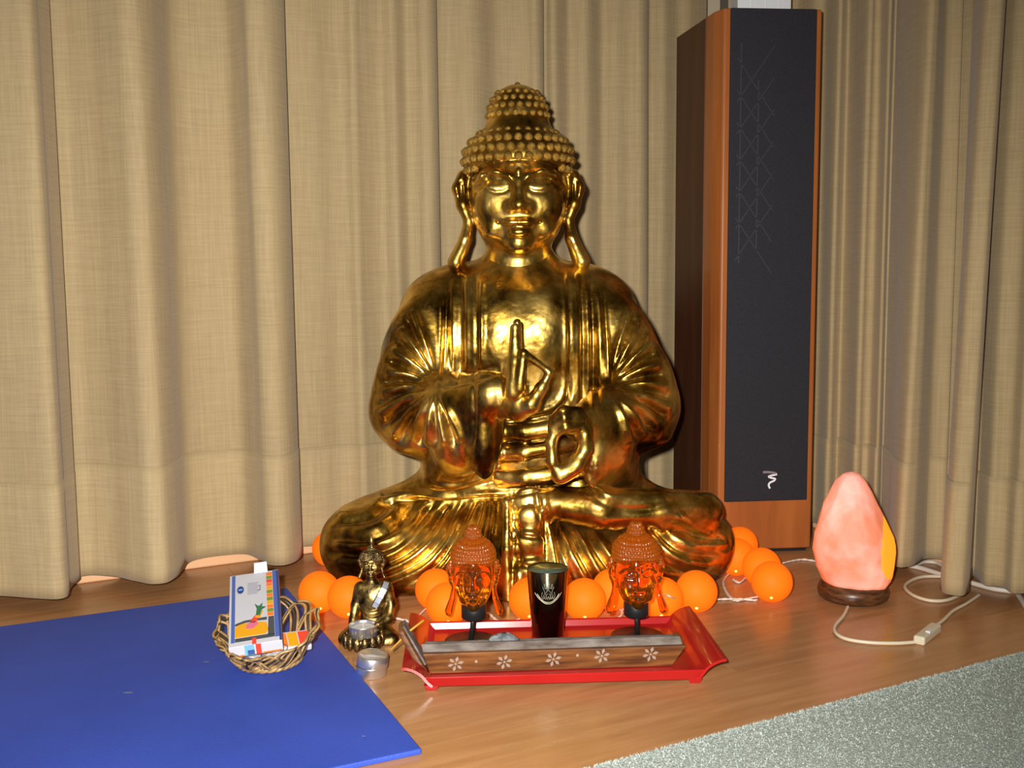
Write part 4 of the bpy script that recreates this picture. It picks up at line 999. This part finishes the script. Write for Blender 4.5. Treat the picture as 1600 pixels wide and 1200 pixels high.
for pts, wd, am in (([(566, 945), (575, 953), (590, 951), (602, 943)], .8, -.9), ([(562, 951), (573, 960), (594, 958)], .9, .8), ([(564, 958), (579, 967), (598, 964)], .8, -.8)):
    sk.append((catmull([P(a, b, YQ - .015)[[0, 2]] for a, b in pts], 4), wd * .001, am * .001, (1.1, 1.45)))
V = carve(V, N, sk); mesh_np('body', V, Q, M_BRASS, sst)
SHS = (.172, .17, .172)
SV = place_head(GV, P(581, 884, YQ - .003), SHS)
mesh_np('head', SV, GQ, M_BRASS, sst)
# dark curly hair and flame finial
hm = (GV[:, 2] > 60 - .0028 * GV[:, 0] ** 2 - .55 * np.maximum(GV[:, 1], 0)); fq = GQ[hm[GQ].all(1)]; used = np.unique(fq); rem = np.full(len(GV), -1); rem[used] = np.arange(len(used))
hv2 = GV + GN * (2.5 + 2.0 * np.sin(GV[:, 0] * .5) * np.sin(GV[:, 2] * .5) + rng.normal(0, .8, len(GV)))[:, None]
mesh_np('hair', place_head(hv2[used] * [1.05, 1.05, 1.0], P(581, 884, YQ - .003), SHS), rem[fq], M_BRONZE, sst)
fz = P(581, 854, YQ) + np.array([0, -.0015, 0])
MB().lathe([(.0044, -.002), (.0046, 0), (.0030, .002), (.0026, .004), (.0036, .007), (.0030, .010), (.0014, .0135), (.0003, .0165)], fz, 16).build('flame_finial', M_BRASS, sst, True)
sashc = [P(604, 910, YQ - .006), P(600, 920, YQ - .0140), P(593, 934, YQ - .0180), P(585, 949, YQ - .0175)]
pa = catmull(sashc, 2)
for i in range(len(pa) - 1):
    a, b = pa[i], pa[i + 1]; d = b - a; ln = np.linalg.norm(d); d /= ln; sd = np.cross(d, np.array([0, -1, 0.0])); sd /= np.linalg.norm(sd); nr = np.cross(sd, d)
    MB().box((a + b) / 2, d * ln * .46, sd * .0036, nr * .0009).build('mirror_tile', M_MIRROR, sst)
for sd_ in (-1, 1):
    d = np.array([.0046, 0, -.0008]) * sd_
    MB().tube(catmull([p + d + np.array([0, .0006, 0]) for p in sashc], 6), .0009, 6).build('sash_border', M_BRONZE, sst, True)
# lotus bowl
bc = P(568, 1000, YQ - .034)[:2]; BRW = .0245
lb = MB().lathe([(.015, 0.0), (.020, .002), (.0245, .008), (.0245, .013), (.0215, .017), (.0205, .0165), (.0205, .0135), (.002, .013)], W3(bc, .0008), 40).build('lotus_bowl', M_BRONZE, sst, True)
for k in range(14):
    a = 2 * math.pi * k / 14; c = np.array([bc[0] + .0245 * math.cos(a), bc[1] + .0245 * math.sin(a), .0108]); b = MB(); n_ = 10
    b.lathe([(math.sin(t_) * 1.0, -math.cos(t_)) for t_ in np.linspace(.05, math.pi - .05, 8)], (0, 0, 0), n_)
    vv_ = np.array(b.v) * [.0056, .0040, .0096]; R = np.array([[-math.sin(a), math.cos(a), 0], [math.cos(a), math.sin(a), 0], [0, 0, 1]])
    mesh_np('lotus_petal', vv_ @ R + c, b.f, M_BRONZE, lb, True, org=np.array(sst.location))
def tea_light(c, tilt, label, group=None, r=.019, hgt=.0155, full=True):
    t = thing('tea_light', label, 'candle', c, group)
    if full is None: MB().lathe([(r * .985, 0), (r, .0006), (r * .97, hgt - .0012), (r * .93, hgt - .0002), (r * .8, hgt), (r * .76, hgt - .0006), (.0005, hgt - .0006)], c, 40).build('metal_cup', M_ALU, t, True)
    else: MB().lathe([(r * .93, 0), (r * .95, .0008), (r, hgt - .001), (r + .0004, hgt), (r - .0003, hgt), (r * .965, hgt - .002), (r * .92, .0012), (.0005, .001)], c, 40).build('metal_cup', M_ALU, t, True)
    if full:
        MB().lathe([(r * .90, .002), (r * .955, hgt - .0035), (r * .7, hgt - .0042), (.0022, hgt - .0042), (.0005, hgt - .0036)], c, 40).build('wax', M_WAX, t, True)
        MB().tube([c + np.array([0, 0, hgt - .005]), c + np.array([.0004, 0, hgt - .001]), c + np.array([.0012, 0, hgt + .0022])], .0007, 6).build('wick', M_WICK, t, True)
    t.rotation_euler = tilt; return t
tea_light(W3(bc, .0148), (0, 0, 0), 'white tea light candle sitting in the small brass lotus bowl')
tc_ = push(G(581, 1064), .019)
tea_light(W3(tc_, 0.0003), (0, 0, 0), 'lower empty tea light of the pair stacked by the mat', full=False, hgt=.0130)
tea_light(W3(tc_, 0) + np.array([.0008, .000, .0136]), (0.04, math.radians(8), 0), 'tilted upper tea light of the pair stacked by the mat', full=None, hgt=.0130)

# ================================================================== BASKET, BOX AND CONTENTS
ZM = .006
bk = push(G(420, 1054, ZM), .040)
bas = thing('wicker_basket', 'oval open weave wicker basket standing on the blue mat', 'basket', W3(bk, ZM))
RBX, RBY, RRX, RRY, HB = .037, .034, .064, .066, .052
def bpt(a, t, dr=0.0):     # angle, height fraction
    k = t ** .8; wav = 1 + .03 * math.sin(3 * a)
    sa_ = math.sin(a); z = ZM + .004 + HB * t * (.88 + (.26 * sa_ if sa_ > 0 else .36 * sa_))
    return np.array([bk[0] + (RBX + (RRX - RBX) * k + dr) * wav * math.cos(a), bk[1] + (RBY + (RRY - RBY) * k + dr) * wav * math.sin(a), z])
for k in range(3):
    pth = [bpt(a, 0.02, .0022 * math.cos(9 * a + k * 2.094)) + np.array([0, 0, .0022 * math.sin(9 * a + k * 2.094)]) for a in np.linspace(0, 2 * math.pi, 160, endpoint=False)]
    MB().tube(pth, .0026, 7, closed=True).build('base_braid', M_WICKER, bas, True)
MB().lathe([(.030, 0), (.036, .0012), (.036, .003), (.002, .003)], W3(bk, ZM + .0004), 32, 1, .92).build('base_disc', M_WICKD, bas, True)
NLP = 13
for k in range(NLP):
    a0 = 2 * math.pi * k / NLP
    for j, off in enumerate((0, .060, .12)):
        pts = []
        for s in np.linspace(0, 1, 17):
            a = a0 + off + 1.25 * (s - .5) * (1 - .06 * j); t = 1 - abs(2 * s - 1) ** 2.1
            pts.append(bpt(a, max(t - .035 * j, 0), .0022 * math.sin(6 * math.pi * s + k * math.pi)))
        MB().tube(catmull(pts, 2), .00165, 6).build('wicker_strand', M_WICKER if j != 1 else M_WICKD, bas, True)
# carton resting on the two rims
p0, p1 = P(358, 1007, 1.187), P(440, 1005, 1.187); t0, t1 = P(361, 897, 1.337), P(433, 893, 1.337)
bo = (p0 + p1) / 2; ux = (p1 - p0); WX = np.linalg.norm(ux); ux /= WX; uy = (t0 + t1) / 2 - bo; LX = np.linalg.norm(uy); uy /= np.linalg.norm(uy); ux -= uy * ux.dot(uy); ux /= np.linalg.norm(ux); un = np.cross(ux, uy); TH = .0150
bxo = thing('carton', 'flat white printed carton lying across the wicker basket', 'box', bo - un * TH)
def BX(x, y, o=0.0): return bo + ux * (x - .5) * WX + uy * y * LX + un * o
c_ = MB().hexa([BX(0, 0, -TH), BX(1, 0, -TH), BX(1, 1, -TH), BX(0, 1, -TH)], [BX(0, 0), BX(1, 0), BX(1, 1), BX(0, 1)]).build('carton_body', B_WHITE, bxo); bevel(c_, .0006)
def pr(poly, m, nm, o=.0003):
    V = [BX(x, y, -.0001) for x, y in poly]; V2 = [BX(x, y, o) for x, y in poly]
    a = sum(poly[i][0] * poly[(i + 1) % len(poly)][1] - poly[(i + 1) % len(poly)][0] * poly[i][1] for i in range(len(poly)))
    if a < 0: V, V2 = V[::-1], V2[::-1]
    MB().hexa(V, V2).build(nm, m, c_, org=np.array(bxo.location))
R4 = lambda a, b, c, d: [(a, b), (c, b), (c, d), (a, d)]
pr(R4(.045, .05, .115, .99), B_BLUE, 'printed_stripe'); pr(R4(.875, .05, .955, .99), B_BLUE, 'printed_stripe'); pr(R4(.955, .0, .998, .99), B_DBLUE, 'printed_stripe', .0002)
cols = [B_OR, B_GR, B_OR, B_YE, B_GR, B_OR, B_GR, B_YE, B_OR, B_RED, B_GR, B_OR]
for i, m_ in enumerate(cols): pr(R4(.745, .34 + i * .053, .865, .34 + i * .053 + .047), m_, 'printed_square')
pr([(.22 + .07 * math.cos(a), .765 + .055 * math.sin(a)) for a in np.linspace(0, 6.283, 18, endpoint=False)], B_DBLUE, 'printed_oval')
pr([(.22 + .05 * math.cos(a), .765 + .012 * math.sin(a)) for a in np.linspace(0, 6.283, 14, endpoint=False)], B_SKY, 'printed_oval', .0004)
for i in range(8): pr(R4(.36, .68 + i * .022, .36 + .20 + .06 * ((i * 7) % 3) / 2, .692 + i * .022), B_GREY, 'printed_line')
pr(R4(.60, .72, .63, .80), B_GREY, 'printed_line'); pr(R4(.56, .72, .61, .732), B_GREY, 'printed_line')
pr([(.12, .11), (.70, .11), (.76, .16), (.72, .26), (.5, .29), (.2, .28), (.12, .24)], B_YE, 'printed_fruit')
pr([(.12, .26), (.30, .29), (.52, .30), (.73, .29), (.73, .33), (.5, .325), (.3, .32), (.12, .29)], B_DARK, 'printed_shadow', .0004)
pr([(.74, .08), (.87, .08), (.87, .33), (.76, .33)], B_DARK, 'printed_shadow'); pr(R4(.12, .055, .87, .10), B_DARK, 'printed_shadow')
pr([(.32, .21), (.46, .20), (.56, .25), (.54, .29), (.42, .30), (.34, .26)], B_PK, 'printed_fruit', .0005)
pr([(.40, .28), (.50, .27), (.58, .34), (.52, .38), (.44, .33)], B_RED, 'printed_fruit', .0005); pr([(.50, .34), (.60, .33), (.66, .42), (.58, .45)], B_YE, 'printed_fruit', .0006)
pr([(.52, .37), (.60, .36), (.64, .44), (.72, .47), (.64, .48), (.66, .53), (.58, .49), (.50, .53), (.54, .46)], B_LEAF, 'printed_leaf', .0007)
pr(R4(.44, .0, .52, .075), B_RED, 'printed_stripe', .0005)
def prf(poly, m, nm):
    V = [BX(x, 0, -TH * (1 - y)) + uy * .0001 for x, y in poly]; V2 = [p - uy * .0004 for p in V]
    MB().hexa(V2, V).build(nm, m, c_, org=np.array(bxo.location))
prf(R4(.29, .02, .47, .98), B_SKY, 'printed_stripe'); prf(R4(.34, .05, .47, .5), B_BLUE, 'printed_stripe'); prf(R4(.50, .02, .60, .98), B_RED, 'printed_stripe')
prf(R4(.02, .01, .28, .14), B_OR, 'printed_stripe'); prf(R4(.62, .01, .98, .14), B_OR, 'printed_stripe')
fp = MB().hexa([BX(.50, .985, -.0012), BX(.78, .985, -.0012), BX(.78, 1.03, .010), BX(.52, 1.03, .010)], [BX(.50, .99, 0), BX(.78, .99, 0), BX(.78, 1.036, .0112), BX(.52, 1.036, .0112)]).build('lid_flap', B_WHITE, bxo)
# things in the basket
pk = W3(bk, 0) + np.array([.026, .012, ZM + .022])
pko = thing('packet', 'small orange printed packet lying inside the wicker basket', 'packet', pk)
rr_ = Matrix.Rotation(.35, 3, 'Z') @ Matrix.Rotation(.35, 3, 'X')
pa_ = [np.array(rr_ @ Vector(v_)) for v_ in ((.024, 0, 0), (0, .016, 0), (0, 0, .004))]
bevel(MB().box(pk, *pa_).build('packet_body', B_WHITE, pko), .002)
for (x0, x1, m_) in ((-.95, -.2, B_OR), (-.15, .35, B_YE), (.4, .95, B_RED)):
    MB().box(pk + pa_[0] * (x0 + x1) / 2 + pa_[2] * 1.03, pa_[0] * (x1 - x0) / 2, pa_[1] * .8, pa_[2] * .05).build('packet_print', m_, pko)
tea_light(W3(bk, ZM + .0045) + np.array([.014, -.010, 0]), (0.25, -.2, 0), 'tea light lying under the packet in the wicker basket', full=True, r=.0165)
tea_light(W3(bk, ZM + .0045) + np.array([-.018, -.010, 0]), (0.1, .2, 0), 'tea light under the white carton in the wicker basket', full=True, r=.0165)
